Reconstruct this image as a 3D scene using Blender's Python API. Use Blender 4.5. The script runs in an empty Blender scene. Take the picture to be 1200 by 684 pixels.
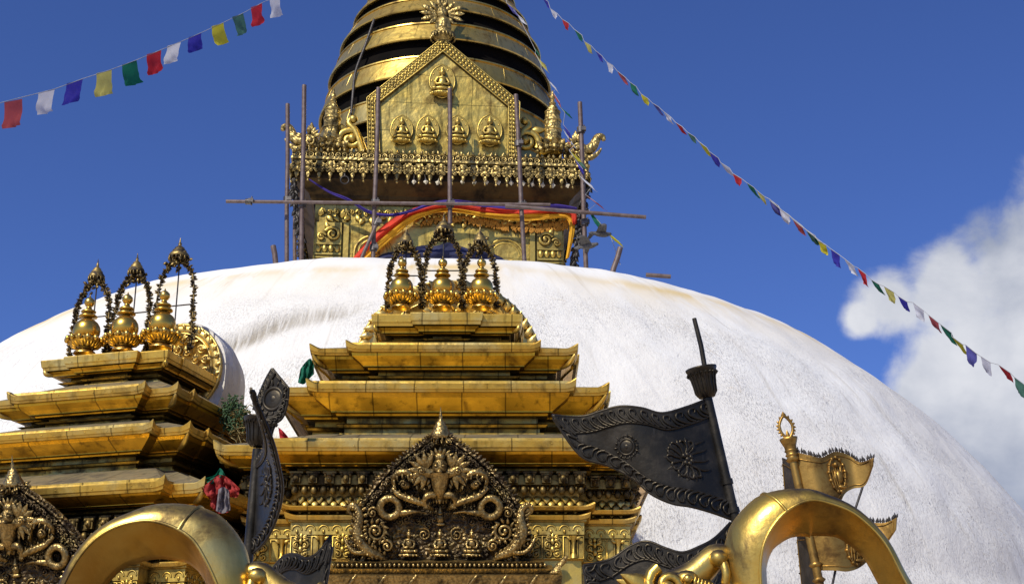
import bpy, math, random
from mathutils import Vector as V, Matrix, noise as mnoise
random.seed(7)
R = math.radians; PI = math.pi; TAU = 2*math.pi
sin, cos = math.sin, math.cos
SC = bpy.context.scene; COL = SC.collection

# ------------------------------------------------------------------ camera
F = 1700.0; PITCH = R(19.0); EYE = 1.6
cam_d = bpy.data.cameras.new('camera'); cam = bpy.data.objects.new('camera', cam_d); COL.objects.link(cam)
cam.location = (0, 0, EYE); cam.rotation_euler = (R(90)+PITCH, 0, 0)
cam_d.sensor_fit = 'HORIZONTAL'; cam_d.sensor_width = 36.0; cam_d.lens = 36.0*F/1200.0
cam_d.clip_start = 0.1; cam_d.clip_end = 6000
SC.camera = cam
SC.view_settings.view_transform = 'Standard'; SC.view_settings.look = 'None'
SC.view_settings.exposure = 0; SC.view_settings.gamma = 1

def ray(u, v):
    a = (u-600)/F; b = (342-v)/F
    return V((a, cos(PITCH)-b*sin(PITCH), sin(PITCH)+b*cos(PITCH)))
def at(u, v, Y):                       # measured direction -> point standing at depth Y
    d = ray(u, v); t = Y/d.y
    return V((0, 0, EYE)) + d*t
def onplane(u, v, loc, yaw, ly):       # point in a thing's own frame, on its plane y = ly
    d = ray(u, v); o = V((0, 0, EYE))-V(loc)
    r = Matrix.Rotation(-yaw, 3, 'Z'); d = r@d; o = r@o
    return o + d*((ly-o.y)/d.y)

# ------------------------------------------------------------------ mesh builder
class MB:
    def __init__(s): s.v = []; s.f = []; s.sm = []; s.M = None
    def add(s, vs, fs, smooth=True):
        n = len(s.v)
        s.v += [tuple(s.M@V(p)) if s.M else tuple(p) for p in vs]
        s.f += [tuple(i+n for i in f) for f in fs]; s.sm += [smooth]*len(fs)
    def grid(s, P, cu=False, cv=False, smooth=True):
        nu = len(P); nv = len(P[0]); vs = [p for row in P for p in row]; fs = []
        for i in range(nu if cu else nu-1):
            for j in range(nv if cv else nv-1):
                a = i*nv+j; b = i*nv+(j+1) % nv; c = ((i+1) % nu)*nv+(j+1) % nv; d = ((i+1) % nu)*nv+j
                fs.append((a, b, c, d))
        s.add(vs, fs, smooth)
    def loft(s, rings, capa=True, capb=True, smooth=False):
        n = len(rings[0]); s.grid(rings, cv=True, smooth=smooth)
        if capa: s.add(rings[0], [tuple(range(n))[::-1]], False)
        if capb: s.add(rings[-1], [tuple(range(n))], False)
    def box(s, c, d, rot=None, smooth=False):
        c = V(c); x, y, z = d[0]/2, d[1]/2, d[2]/2
        ps = [V(p) for p in ((-x,-y,-z),(x,-y,-z),(x,y,-z),(-x,y,-z),(-x,-y,z),(x,-y,z),(x,y,z),(-x,y,z))]
        if rot is not None: ps = [rot@p for p in ps]
        s.add([c+p for p in ps], [(3,2,1,0),(4,5,6,7),(0,1,5,4),(1,2,6,5),(2,3,7,6),(3,0,4,7)], smooth)
    def ell(s, c, r, rot=None, seg=8, rg=6):
        c = V(c); r = (r, r, r) if isinstance(r, (int, float)) else r
        P = []
        for i in range(rg+1):
            t = -PI/2+PI*i/rg
            row = []
            for j in range(seg):
                q = V((r[0]*cos(t)*cos(TAU*j/seg), r[1]*cos(t)*sin(TAU*j/seg), r[2]*sin(t)))
                row.append(c+(rot@q if rot is not None else q))
            P.append(row)
        s.grid(P, cv=True)
    def tube(s, pts, rad, seg=6, cap=True, smooth=True, flat=None):
        pts = [V(p) for p in pts]; n = len(pts)
        if isinstance(rad, (int, float)): rad = [rad]*n
        P = []; up = None
        for i, p in enumerate(pts):
            t = (pts[min(i+1, n-1)]-pts[max(i-1, 0)])
            t = t.normalized() if t.length > 1e-9 else V((0, 0, 1))
            if up is None: up = V((0, 1, 0)) if abs(t.y) < .9 else V((1, 0, 0))
            a = t.cross(up).normalized(); up = a.cross(t).normalized(); b = up
            P.append([p+a*rad[i]*cos(TAU*k/seg)+b*rad[i]*(flat or 1)*sin(TAU*k/seg) for k in range(seg)])
        s.loft(P, cap, cap, smooth)
    def lathe(s, prof, o=(0, 0, 0), seg=24, rot=None, smooth=True, arc=(0, TAU)):
        o = V(o); P = []
        full = abs(arc[1]-arc[0]-TAU) < 1e-6
        ns = seg if full else seg+1
        for r, z in prof:
            row = []
            for k in range(ns):
                a = arc[0]+(arc[1]-arc[0])*k/seg
                q = V((r*cos(a), r*sin(a), z)); row.append(o+(rot@q if rot is not None else q))
            P.append(row)
        s.grid(P, cv=full, smooth=smooth)
    def bands(s, prof, o=(0, 0, 0), seg=24, rot=None):      # lathe with a crisp edge at every profile point
        for a, b in zip(prof, prof[1:]): s.lathe([a, b], o, seg, rot)
    def prism(s, out, y0, y1, smooth=False):          # outline in xz (CCW seen from -y), front y0, back y1
        n = len(out)
        A = [V((x, y0, z)) for x, z in out]; B = [V((x, y1, z)) for x, z in out]
        s.add(A+B, [tuple(range(n)), tuple(range(2*n-1, n-1, -1))]+[(i, n+i, n+(i+1) % n, (i+1) % n) for i in range(n)], smooth)
    def torus(s, c, Rr, r, rot=None, seg=20, ss=8, arc=(0, TAU), sx=1.0):
        c = V(c); full = abs(arc[1]-arc[0]-TAU) < 1e-6; n = seg if full else seg+1; P = []
        for i in range(n):
            a = arc[0]+(arc[1]-arc[0])*i/seg; row = []
            for k in range(ss):
                b = TAU*k/ss; q = V(((Rr+r*cos(b))*cos(a)*sx, r*sin(b), (Rr+r*cos(b))*sin(a)))
                row.append(c+(rot@q if rot is not None else q))
            P.append(row)
        s.grid(P, cu=full, cv=True)
    def spiral(s, c, r0, turns, th, flip=1, ph=0, yy=0.0, seg=6):
        c = V(c); n = int(14*turns)+2; pts = []; rr = []
        for i in range(n):
            t = i/(n-1); a = ph+turns*TAU*t; r = r0*(1-.85*t)
            pts.append(c+V((flip*r*cos(a), -yy*t, r*sin(a)))); rr.append(th*(1-.45*t))
        s.tube(pts, rr, seg); s.ell(pts[-1], th*1.25, seg=6, rg=4)
    def leaf(s, c, d, L, W, T=.25, seg=6):             # pointed leaf-shaped lump along d
        d = V(d).normalized(); u = V((0, 1, 0)) if abs(d.y) < .9 else V((1, 0, 0))
        a = d.cross(u).normalized(); b = a.cross(d)
        rings = []
        for t, w in ((0, .35), (.3, 1), (.65, .7), (1, .04)):
            rings.append([V(c)+d*L*t+a*W*w*cos(TAU*k/seg)+b*W*w*T*sin(TAU*k/seg) for k in range(seg)])
        s.loft(rings, True, True, True)
    def beads(s, pts, r, step):
        pts = [V(p) for p in pts]; acc = 0
        for a, b in zip(pts, pts[1:]):
            L = (b-a).length
            while acc < L: s.ell(a+(b-a)*(acc/L), r, seg=6, rg=4); acc += step
            acc -= L
    def build(s, name, m, parent=None, label=None, loc=None):
        me = bpy.data.meshes.new(name); me.from_pydata(s.v, [], s.f)
        me.polygons.foreach_set('use_smooth', s.sm); me.materials.append(m); me.update()
        o = bpy.data.objects.new(name, me); COL.objects.link(o)
        if parent: o.parent = parent
        if loc: o.location = loc
        if label: o['label'] = label
        return o

def thing(name, label, cat, loc=(0, 0, 0), yaw=0, group=None):
    o = bpy.data.objects.new(name, None); o.empty_display_size = .2; COL.objects.link(o)
    o.location = loc; o.rotation_euler = (0, 0, yaw)
    return tag(o, label, cat, group)
def tag(o, label, cat, group=None):
    o['label'] = label; o['category'] = cat
    if group: o['group'] = group
    return o
def dup(o, parent, loc=None, rotz=None, sc=None, label=None):
    kids = list(o.children); c = o.copy(); COL.objects.link(c); c.parent = parent
    if loc is not None: c.location = loc
    if rotz is not None: c.rotation_euler = (0, 0, rotz)
    if sc is not None: c.scale = sc
    if label: c['label'] = label
    for k in kids:
        d = k.copy(); COL.objects.link(d); d.parent = c
    return c
def lerp(a, b, t): return a+(b-a)*t
def interp(xs, ys, x):
    if x <= xs[0]: return ys[0]
    for i in range(len(xs)-1):
        if x <= xs[i+1]: return lerp(ys[i], ys[i+1], (x-xs[i])/(xs[i+1]-xs[i]))
    return ys[-1]
def spline(pts, n):                                     # Catmull-Rom through points
    pts = [V(p) for p in pts]; out = []; m = len(pts)-1
    for i in range(n+1):
        t = i/n*m; k = min(int(t), m-1); t -= k
        p0 = pts[max(k-1, 0)]; p1 = pts[k]; p2 = pts[k+1]; p3 = pts[min(k+2, m)]
        out.append(.5*((2*p1)+(p2-p0)*t+(2*p0-5*p1+4*p2-p3)*t*t+(3*p1-p0-3*p2+p3)*t**3))
    return out

# ------------------------------------------------------------------ materials
class NT:
    def __init__(s, name):
        s.m = bpy.data.materials.new(name); s.m.use_nodes = True; s.t = s.m.node_tree
        s.b = s.t.nodes['Principled BSDF']
        s.co = s.n('ShaderNodeTexCoord')
    def n(s, kind, **k):
        o = s.t.nodes.new(kind)
        for a, b in k.items():
            if a.startswith('i_'): o.inputs[int(a[2:])].default_value = b
            else: setattr(o, a, b)
        return o
    def l(s, a, b): s.t.links.new(a, b)
    def noise(s, scale, detail=4, rough=.6, map_scale=None, src='Object', dist=0, rot=None):
        o = s.n('ShaderNodeTexNoise'); o.inputs['Scale'].default_value = scale; o.inputs['Detail'].default_value = detail
        o.inputs['Roughness'].default_value = rough; o.inputs['Distortion'].default_value = dist
        c = s.co.outputs[src]
        if map_scale:
            mp = s.n('ShaderNodeMapping'); mp.inputs['Scale'].default_value = map_scale
            if rot: mp.inputs['Rotation'].default_value = rot
            s.l(c, mp.inputs[0]); c = mp.outputs[0]
        s.l(c, o.inputs['Vector']); return o.outputs['Fac']
    def ramp(s, src, a, b, lo=0.0, hi=1.0):
        o = s.n('ShaderNodeMapRange'); o.interpolation_type = 'SMOOTHSTEP'
        o.inputs[1].default_value = a; o.inputs[2].default_value = b; o.inputs[3].default_value = lo; o.inputs[4].default_value = hi
        s.l(src, o.inputs[0]); return o.outputs[0]
    def math(s, op, a, b=None):
        o = s.n('ShaderNodeMath', operation=op)
        for i, x in enumerate((a, b)):
            if x is None: continue
            if isinstance(x, (int, float)): o.inputs[i].default_value = x
            else: s.l(x, o.inputs[i])
        return o.outputs[0]
    def mix(s, fac, a, b):
        o = s.n('ShaderNodeMix', data_type='RGBA')
        for i, x in ((0, fac), (6, a), (7, b)):
            if isinstance(x, (int, float)): o.inputs[i].default_value = x
            elif isinstance(x, tuple): o.inputs[i].default_value = (*x, 1)
            else: s.l(x, o.inputs[i])
        return o.outputs[2]
    def bump(s, h, strength, dist):
        o = s.n('ShaderNodeBump'); o.inputs['Strength'].default_value = strength; o.inputs['Distance'].default_value = dist
        s.l(h, o.inputs['Height']); s.l(o.outputs[0], s.b.inputs['Normal'])
    def set(s, **k):
        for a, x in k.items():
            i = s.b.inputs[a.replace('_', ' ')]
            if isinstance(x, (int, float)): i.default_value = x
            elif isinstance(x, tuple): i.default_value = (*x, 1)
            else: s.l(x, i)
        return s.m

def gold(name, base, dark, rough=.38, metal=.9, dirt=(.5, .75), dscale=3.0, streak=0, seam=0, seamz=0, ao=0, bump=.25, bscale=14, bdist=.01, pale=None, dents=3.5, soot=0, chase=0, aor=(.25, .85)):
    n = NT(name)
    d1 = n.ramp(n.noise(dscale, 6, .65, dist=.4), dirt[0], dirt[1])
    col = base
    if pale:
        col = n.mix(n.ramp(n.noise(dscale*.6, 5, .6), .42, .68), base, pale)
    col = n.mix(d1, col, dark)
    rgh = n.math('ADD', n.math('MULTIPLY', d1, .22), rough)
    if streak:
        st = n.ramp(n.noise(1.0, 5, .6, (11, 11, 1.1)), .5, .78)
        col = n.mix(n.math('MULTIPLY', st, streak), col, (dark[0]*.5, dark[1]*.45, dark[2]*.4))
        wet = n.noise(1.0, 4, .7, (3, 3, 14)); col = n.mix(n.math('MULTIPLY', n.ramp(wet, .55, .8), .5*streak), col, dark)
    if seam or seamz:
        sx = n.n('ShaderNodeSeparateXYZ'); n.l(n.co.outputs['Object'], sx.inputs[0])
        wob = n.math('MULTIPLY', n.noise(1.2, 3), .22)
        for ax, k in ((0, seam), (2, seamz)):
            if not k: continue
            fr = n.math('FRACT', n.math('ADD', n.math('DIVIDE', sx.outputs[ax], k), wob if ax == 2 else n.math('MULTIPLY', wob, .4)))
            line = n.ramp(n.math('ABSOLUTE', n.math('SUBTRACT', fr, .5)), 0.0, .022/k*.5, 1, 0)
            col = n.mix(n.math('MULTIPLY', line, .8), col, (dark[0]*.3, dark[1]*.3, dark[2]*.3))
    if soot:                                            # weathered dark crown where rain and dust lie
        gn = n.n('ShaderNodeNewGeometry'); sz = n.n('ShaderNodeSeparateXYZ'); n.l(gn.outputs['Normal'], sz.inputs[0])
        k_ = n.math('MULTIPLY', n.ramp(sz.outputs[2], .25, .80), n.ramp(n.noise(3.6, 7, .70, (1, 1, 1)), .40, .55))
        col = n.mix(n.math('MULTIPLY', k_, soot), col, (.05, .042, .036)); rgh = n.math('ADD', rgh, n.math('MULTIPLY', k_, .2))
    if ao:  # darkens crevices; wide distances paint shade into soffits and the gap between shrines
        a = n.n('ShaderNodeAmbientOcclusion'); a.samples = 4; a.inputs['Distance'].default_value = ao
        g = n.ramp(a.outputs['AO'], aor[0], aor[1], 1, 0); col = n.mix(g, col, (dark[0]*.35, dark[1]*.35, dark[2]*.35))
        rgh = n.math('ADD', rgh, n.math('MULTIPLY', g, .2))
    hb = n.math('ADD', n.noise(bscale, 5, .6), n.math('MULTIPLY', n.noise(dents, 2, .5), 2.2))
    if chase:
        vo = n.n('ShaderNodeTexVoronoi'); vo.feature = 'SMOOTH_F1'; vo.inputs['Scale'].default_value = chase; vo.inputs['Smoothness'].default_value = .4
        wv_ = n.n('ShaderNodeTexNoise'); wv_.inputs['Scale'].default_value = chase*.35
        mm = n.n('ShaderNodeVectorMath', operation='MULTIPLY_ADD'); n.l(wv_.outputs['Color'], mm.inputs[0]); mm.inputs[1].default_value = (2.2/chase,)*3; n.l(n.co.outputs['Object'], mm.inputs[2])
        n.l(n.co.outputs['Object'], wv_.inputs['Vector']); n.l(mm.outputs[0], vo.inputs['Vector'])
        hb = n.math('ADD', hb, n.math('MULTIPLY', vo.outputs['Distance'], -2.6))
        cr = n.ramp(vo.outputs['Distance'], .35, .75); col = n.mix(n.math('MULTIPLY', cr, .45), col, (dark[0]*.4, dark[1]*.4, dark[2]*.4))
    n.bump(hb, bump, bdist)
    return n.set(Base_Color=col, Metallic=metal, Roughness=rgh)

M = {}
M['lotus_gold'] = gold('lotus_gold', (.70, .43, .075), (.20, .105, .02), .3, .95, (.52, .8), 7, ao=.05, bump=.15, pale=(.74, .52, .15))
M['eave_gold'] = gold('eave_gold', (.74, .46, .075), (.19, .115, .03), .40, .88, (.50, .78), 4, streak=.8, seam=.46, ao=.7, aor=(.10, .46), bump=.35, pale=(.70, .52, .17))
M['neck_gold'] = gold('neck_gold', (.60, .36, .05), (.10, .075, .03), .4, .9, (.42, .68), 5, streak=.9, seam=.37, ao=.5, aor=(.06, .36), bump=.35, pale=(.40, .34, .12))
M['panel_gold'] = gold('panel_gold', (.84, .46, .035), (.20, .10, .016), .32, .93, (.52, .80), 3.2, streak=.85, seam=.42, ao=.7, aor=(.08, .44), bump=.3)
M['roof_gold'] = gold('roof_gold', (.45, .37, .20), (.17, .14, .09), .5, .75, (.4, .65), 3, streak=.6, seam=.5, bump=.3)
M['wall_gold'] = gold('wall_gold', (.72, .48, .09), (.2, .13, .035), .42, .87, (.47, .72), 4, streak=.5, ao=.06, bump=.3, pale=(.68, .50, .15))
M['old_gold'] = gold('old_gold', (.26, .175, .05), (.04, .03, .015), .50, .8, (.38, .62), 7, ao=.09, bump=.4)
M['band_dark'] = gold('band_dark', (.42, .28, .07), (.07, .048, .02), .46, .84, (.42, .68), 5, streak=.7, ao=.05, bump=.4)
M['bronze'] = gold('bronze', (.33, .23, .105), (.045, .032, .022), .40, .85, (.38, .66), 8, ao=.09, bump=.9, bscale=40, pale=(.42, .31, .11), chase=30, bdist=.015)
M['bronze_figure'] = gold('bronze_figure', (.50, .34, .115), (.07, .048, .022), .36, .9, (.44, .72), 9, ao=.06, bump=.35, chase=46, bdist=.006)
M['garland_metal'] = gold('garland_metal', (.42, .29, .09), (.05, .04, .03), .42, .8, (.36, .6), 14, ao=.04, bump=.2)
M['spire_gold'] = gold('spire_gold', (.74, .51, .115), (.17, .11, .035), .36, .92, (.48, .72), 1.2, streak=.7, bump=.3, bscale=5, bdist=.02, pale=(.74, .57, .20))
M['tower_gold'] = gold('tower_gold', (.72, .505, .105), (.15, .10, .03), .40, .87, (.46, .72), 1.7, streak=.9, ao=.12, seamz=.62, seam=1.3, bump=.4, bscale=6, bdist=.03, pale=(.68, .51, .145))
M['tower_relief'] = gold('tower_relief', (.66, .465, .105), (.16, .12, .05), .4, .85, (.48, .74), 3, ao=.15, bump=.3)
M['frieze_gold'] = gold('frieze_gold', (.62, .45, .15), (.08, .06, .026), .43, .82, (.44, .70), 4, ao=.10, bump=.6, chase=14, bdist=.02)
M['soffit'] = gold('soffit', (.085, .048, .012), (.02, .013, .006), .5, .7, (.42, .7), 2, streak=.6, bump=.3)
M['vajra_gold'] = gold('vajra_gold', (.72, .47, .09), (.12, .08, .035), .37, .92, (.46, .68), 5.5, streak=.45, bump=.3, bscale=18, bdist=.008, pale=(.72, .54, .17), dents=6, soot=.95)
M['vajra_inner'] = gold('vajra_inner', (.58, .29, .035), (.10, .05, .016), .40, .88, (.42, .78), 4, bump=.3, bscale=16, bdist=.01, pale=(.66, .40, .08), dents=7)
M['halo_gold'] = gold('halo_gold', (.74, .50, .12), (.22, .14, .04), .40, .8, (.5, .76), 4, bump=.3, pale=(.74, .57, .22))
M['standard_gold'] = gold('standard_gold', (.46, .265, .06), (.11, .06, .018), .42, .9, (.42, .68), 9, bump=.3, bscale=40, bdist=.004)

n = NT('black_metal')
dd = n.noise(9, 6, .65); c_ = n.mix(n.ramp(dd, .42, .75), (.0095, .0088, .0078), (.030, .028, .025))
c_ = n.mix(n.math('MULTIPLY', n.ramp(n.noise(1, 4, .6, (40, 40, 5)), .62, .8), .25), c_, (.16, .16, .16))
n.bump(n.math('ADD', n.noise(60, 4), n.math('MULTIPLY', n.noise(14, 3), 1.6)), .3, .004)
M['black'] = n.set(Base_Color=c_, Metallic=.0, Roughness=n.ramp(dd, .3, .7, .30, .50), Specular_IOR_Level=.5, Specular_Tint=(1.0, .80, .50))

n = NT('whitewash')
at_ = n.n('ShaderNodeAttribute', attribute_name='stain'); gr = n.n('ShaderNodeAttribute', attribute_name='grime'); rg = n.n('ShaderNodeAttribute', attribute_name='rough')
slant = (0, 0, R(-20))
fine = n.noise(1.0, 4, .7, (46, 17, 1), 'UV', .3, slant)
mid = n.noise(1.0, 4, .6, (11, 7.5, 1), 'UV', .4, slant)
big = n.noise(1.0, 5, .6, (4.2, 2.6, 1), 'UV', .6, slant)
lump = n.noise(1.0, 4, .6, (2.0, 1.4, 1), 'UV')
patch = n.noise(1.0, 6, .62, (.7, .55, 1), 'UV', .3)
coat = n.noise(1.0, 4, .6, (.32, .22, 1), 'UV', .8)
drip = n.noise(1.0, 4, .7, (16, 1.2, 1), 'UV', .2)
drip2 = n.noise(1.0, 5, .65, (5, .35, 1), 'UV', .3)
rf = rg.outputs['Fac']
dens = n.math('MULTIPLY', n.ramp(patch, .34, .64, .12, 1), rf)
col = n.mix(n.ramp(coat, .4, .62), (.755, .72, .635), (.795, .77, .695))
col = n.mix(n.math('MULTIPLY', n.math('MULTIPLY', n.ramp(drip2, .52, .74), n.ramp(coat, .36, .56)), .7), col, (.52, .47, .37))
p1 = n.math('MULTIPLY', n.math('MULTIPLY', n.ramp(fine, .48, .68), dens), .42)
p2 = n.math('MULTIPLY', n.ramp(mid, .58, .72), n.math('MULTIPLY', dens, .42))
p3 = n.math('MULTIPLY', n.ramp(big, .60, .76), n.math('MULTIPLY', rf, .22))
col = n.mix(p1, col, (.34, .32, .285))
col = n.mix(p2, col, (.44, .415, .37))
col = n.mix(p3, col, (.52, .50, .46))
st = n.math('MULTIPLY', at_.outputs['Fac'], n.ramp(n.noise(1.0, 5, .6, (1.0, .45, 1), 'UV'), .36, .54))
col = n.mix(n.math('MULTIPLY', st, .85), col, (.66, .455, .13))
crack = n.ramp(n.math('ABSOLUTE', n.math('SUBTRACT', n.noise(1.0, 3, .5, (.9, .25, 1), 'UV', .8), .5)), 0, .006, 1, 0)
col = n.mix(n.math('MULTIPLY', n.math('MULTIPLY', crack, n.ramp(patch, .5, .6)), .3), col, (.5, .38, .22))
gg = n.math('MULTIPLY', gr.outputs['Fac'], n.ramp(drip, .34, .60, .25, 1))
col = n.mix(gg, col, (.33, .28, .20))
hh = n.math('ADD', n.math('MULTIPLY', p1, -.45), n.math('MULTIPLY', p2, -.9))
hh = n.math('ADD', hh, n.math('MULTIPLY', p3, -1.2))
hh = n.math('ADD', hh, n.math('MULTIPLY', n.math('ADD', lump, n.math('MULTIPLY', mid, .35)), n.math('ADD', .15, n.math('MULTIPLY', rf, .6))))
hh = n.math('ADD', hh, n.math('MULTIPLY', n.math('MULTIPLY', gr.outputs['Fac'], drip), -1.0))
n.bump(hh, .65, .06)
M['whitewash'] = n.set(Base_Color=col, Roughness=.92)

def plain(name, c, c2, rough=.8, scale=5, metal=0, bump=.2, bd=.01, **k):
    n = NT(name); f = n.noise(scale, 5); n.bump(n.noise(scale*4, 4), bump, bd)
    return n.set(Base_Color=n.mix(n.ramp(f, .35, .65), c, c2), Roughness=rough, Metallic=metal, **k)
M['terrace'] = plain('terrace_stone', (.47, .37, .26), (.36, .27, .18), .85, 1.2)
M['stone'] = plain('carved_stone', (.33, .30, .26), (.2, .18, .16), .85, 4)
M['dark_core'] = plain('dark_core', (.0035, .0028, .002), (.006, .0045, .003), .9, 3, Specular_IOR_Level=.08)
M['dark_wood'] = plain('dark_wood', (.05, .032, .015), (.025, .016, .009), .7, 6)
M['pole'] = plain('rusty_pole', (.115, .075, .06), (.17, .125, .105), .55, 9, .3)
M['rod'] = plain('iron_rod', (.03, .026, .022), (.07, .06, .05), .5, 9, .4)
M['clamp'] = plain('clamp_steel', (.16, .14, .12), (.08, .07, .06), .45, 9, .6)
n = NT('plaster')
pa = n.noise(14, 5, .65, (1, 1, .5)); pb_ = n.noise(3, 5, .6); pc = n.noise(30, 4, .6, (1, 1, .6))
cl = n.mix(n.ramp(pb_, .38, .62), (.76, .72, .64), (.66, .61, .51))
cl = n.mix(n.ramp(pa, .58, .72, 0, .55), cl, (.45, .42, .36)); cl = n.mix(n.ramp(pc, .60, .70, 0, .6), cl, (.36, .34, .30))
n.bump(n.math('ADD', n.math('MULTIPLY', pa, -.7), n.math('MULTIPLY', pb_, 1.2)), .6, .05)
M['plaster'] = n.set(Base_Color=cl, Roughness=.92)
M['white_stone'] = plain('pale_pendant', (.75, .68, .5), (.6, .52, .35), .5, 5)
def cloth(name, c, tr=.35):
    n = NT(name); f = n.noise(6, 4)
    c2 = tuple(x*.78 for x in c); n.bump(n.noise(14, 4), .3, .02)
    n.set(Base_Color=n.mix(n.ramp(f, .4, .65), c, c2), Roughness=.8)
    t = n.n('ShaderNodeBsdfTranslucent'); t.inputs[0].default_value = (*c, 1)
    mx = n.n('ShaderNodeMixShader'); mx.inputs[0].default_value = tr
    out = n.t.nodes['Material Output']
    n.l(n.b.outputs[0], mx.inputs[1]); n.l(t.outputs[0], mx.inputs[2]); n.l(mx.outputs[0], out.inputs[0])
    return n.m
FC = {'red': (.50, .018, .025), 'green': (.008, .16, .085), 'yellow': (.62, .55, .03), 'blue': (.035, .03, .34), 'white': (.66, .66, .70)}
for k, c in FC.items(): M['flag_'+k] = cloth('flag_cloth_'+k, c)
for k, c in FC.items(): m_ = sum(c)/3; M['faded_'+k] = cloth('faded_cloth_'+k, tuple(lerp(x, max(m_, .22), .28) for x in c))
M['dark_red'] = cloth('dark_red_cloth', (.36, .022, .015), .1); M['grey_scarf'] = cloth('grey_scarf', (.17, .145, .145), .1)
M['band_red'] = cloth('banner_red', (.74, .05, .015), .2); M['band_yellow'] = cloth('banner_yellow', (.85, .42, .015), .2)
M['band_blue'] = cloth('banner_blue', (.055, .03, .25), .2); M['navy'] = cloth('navy_cloth', (.018, .022, .075), .1); M['band_fringe'] = cloth('banner_fringe', (.50, .22, .02), .1)
M['cord'] = plain('cord', (.40, .40, .40), (.28, .28, .28), .8)
M['leafgreen'] = plain('leaf_green', (.018, .05, .012), (.04, .085, .02), .6, 20)
M['drygrass'] = plain('dry_grass', (.30, .22, .07), (.16, .12, .04), .7, 20)
M['bird'] = plain('bird_feathers', (.06, .055, .05), (.11, .10, .09), .7, 30)

# ------------------------------------------------------------------ sun and sky
SUN = V((-.43, -.60, .68)).normalized()
sl = bpy.data.lights.new('sun', 'SUN'); sl.energy = 4.35; sl.angle = R(.5); sl.color = (1, .96, .89)
so = bpy.data.objects.new('sun', sl); COL.objects.link(so); so.rotation_euler = SUN.to_track_quat('Z', 'Y').to_euler()
so.location = (-20, -20, 40)
w = bpy.data.worlds.new('World'); SC.world = w; w.use_nodes = True; wt = w.node_tree
wn = wt.nodes.new; wl = wt.links.new
bgn = wt.nodes['Background']; bgn.inputs[1].default_value = .085
sky = wn('ShaderNodeTexSky'); sky.sky_type = 'NISHITA'; sky.sun_disc = False
sky.sun_elevation = math.asin(SUN.z); sky.sun_rotation = math.atan2(SUN.x, SUN.y)
sky.altitude = 1400; sky.air_density = 1.0; sky.dust_density = .3; sky.ozone_density = 3.0
def wm(op, a, b=None, c=None):
    o = wn('ShaderNodeMath'); o.operation = op
    for i, x in enumerate((a, b, c)):
        if x is None: continue
        if isinstance(x, (int, float)): o.inputs[i].default_value = x
        else: wl(x, o.inputs[i])
    return o.outputs[0]
def wmix(f, a, b, kind='MIX'):
    o = wn('ShaderNodeMix'); o.data_type = 'RGBA'; o.blend_type = kind
    for i, x in ((0, f), (6, a), (7, b)):
        if isinstance(x, (int, float)): o.inputs[i].default_value = x
        elif isinstance(x, tuple): o.inputs[i].default_value = (*x, 1)
        else: wl(x, o.inputs[i])
    return o.outputs[2]
tc = wn('ShaderNodeTexCoord'); sp_ = wn('ShaderNodeSeparateXYZ'); wl(tc.outputs['Generated'], sp_.inputs[0])
yy = wm('MAXIMUM', sp_.outputs[1], .05)
ca = wm('DIVIDE', sp_.outputs[0], yy); cb = wm('DIVIDE', sp_.outputs[2], yy)   # bearing and height of a direction ahead
cv = wn('ShaderNodeCombineXYZ'); wl(ca, cv.inputs[0]); wl(cb, cv.inputs[1])
def wnoise(sc, det, ro, dist=0, off=(0, 0, 0)):
    mp = wn('ShaderNodeMapping'); mp.inputs['Location'].default_value = off; wl(cv.outputs[0], mp.inputs[0])
    o = wn('ShaderNodeTexNoise'); o.inputs['Scale'].default_value = sc; o.inputs['Detail'].default_value = det
    o.inputs['Roughness'].default_value = ro; o.inputs['Distortion'].default_value = dist
    wl(mp.outputs[0], o.inputs['Vector']); return o.outputs['Fac']
def cdir(u, v): d = ray(u, v); return d.x/d.y, d.z/d.y
field = None
for (u, v, r) in ((1195, 320, 90), (1115, 338, 74), (1045, 352, 50), (1150, 430, 95), (1088, 466, 62), (1130, 540, 90), (1200, 500, 120), (1270, 290, 100), (1250, 420, 150), (1200, 640, 130), (1010, 372, 26)):
    a0, b0 = cdir(u, v); rr = r/F*1.08
    dx = wm('SUBTRACT', ca, a0); dy = wm('SUBTRACT', cb, b0)
    d2 = wm('ADD', wm('MULTIPLY', dx, dx), wm('MULTIPLY', dy, dy))
    g = wm('SUBTRACT', 1.0, wm('DIVIDE', wm('SQRT', d2), rr))
    field = g if field is None else wm('SMOOTH_MAX', field, g, .22)
n1 = wnoise(9, 7, .55, .3); n2 = wnoise(26, 6, .6, .2, (3, 1, 0))
fld = wm('ADD', wm('ADD', field, wm('MULTIPLY', wm('SUBTRACT', n1, .5), 1.7)), wm('MULTIPLY', wm('SUBTRACT', n2, .5), .7))
mr = wn('ShaderNodeMapRange'); mr.interpolation_type = 'SMOOTHSTEP'; mr.inputs[1].default_value = -.14; mr.inputs[2].default_value = .42
wl(fld, mr.inputs[0]); cmask = mr.outputs[0]
n3 = wnoise(9, 6, .55, .3, (1.3, 2.2, 0))
mr2 = wn('ShaderNodeMapRange'); mr2.inputs[1].default_value = .32; mr2.inputs[2].default_value = .68; wl(n3, mr2.inputs[0])
CL = 1/.085
ccol = wmix(mr2.outputs[0], tuple(x*CL for x in (.36, .40, .50)), tuple(x*CL for x in (.80, .81, .845)))
SKY_TINT = (.66, .825, 1.40)
skyc = wmix(1.0, sky.outputs[0], SKY_TINT, 'MULTIPLY')
wl(wmix(wm('MULTIPLY', cmask, .95), skyc, ccol), bgn.inputs[0])

# ------------------------------------------------------------------ ground
g = MB(); g.grid([[(x, y, 0) for y in (-900, -60, 0, 60, 900, 3000)] for x in (-1500, -60, 0, 60, 1500)], smooth=False)
o = g.build('ground', M['terrace']); o['kind'] = 'structure'; o['label'] = 'stone paved temple terrace around the stupa'

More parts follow.
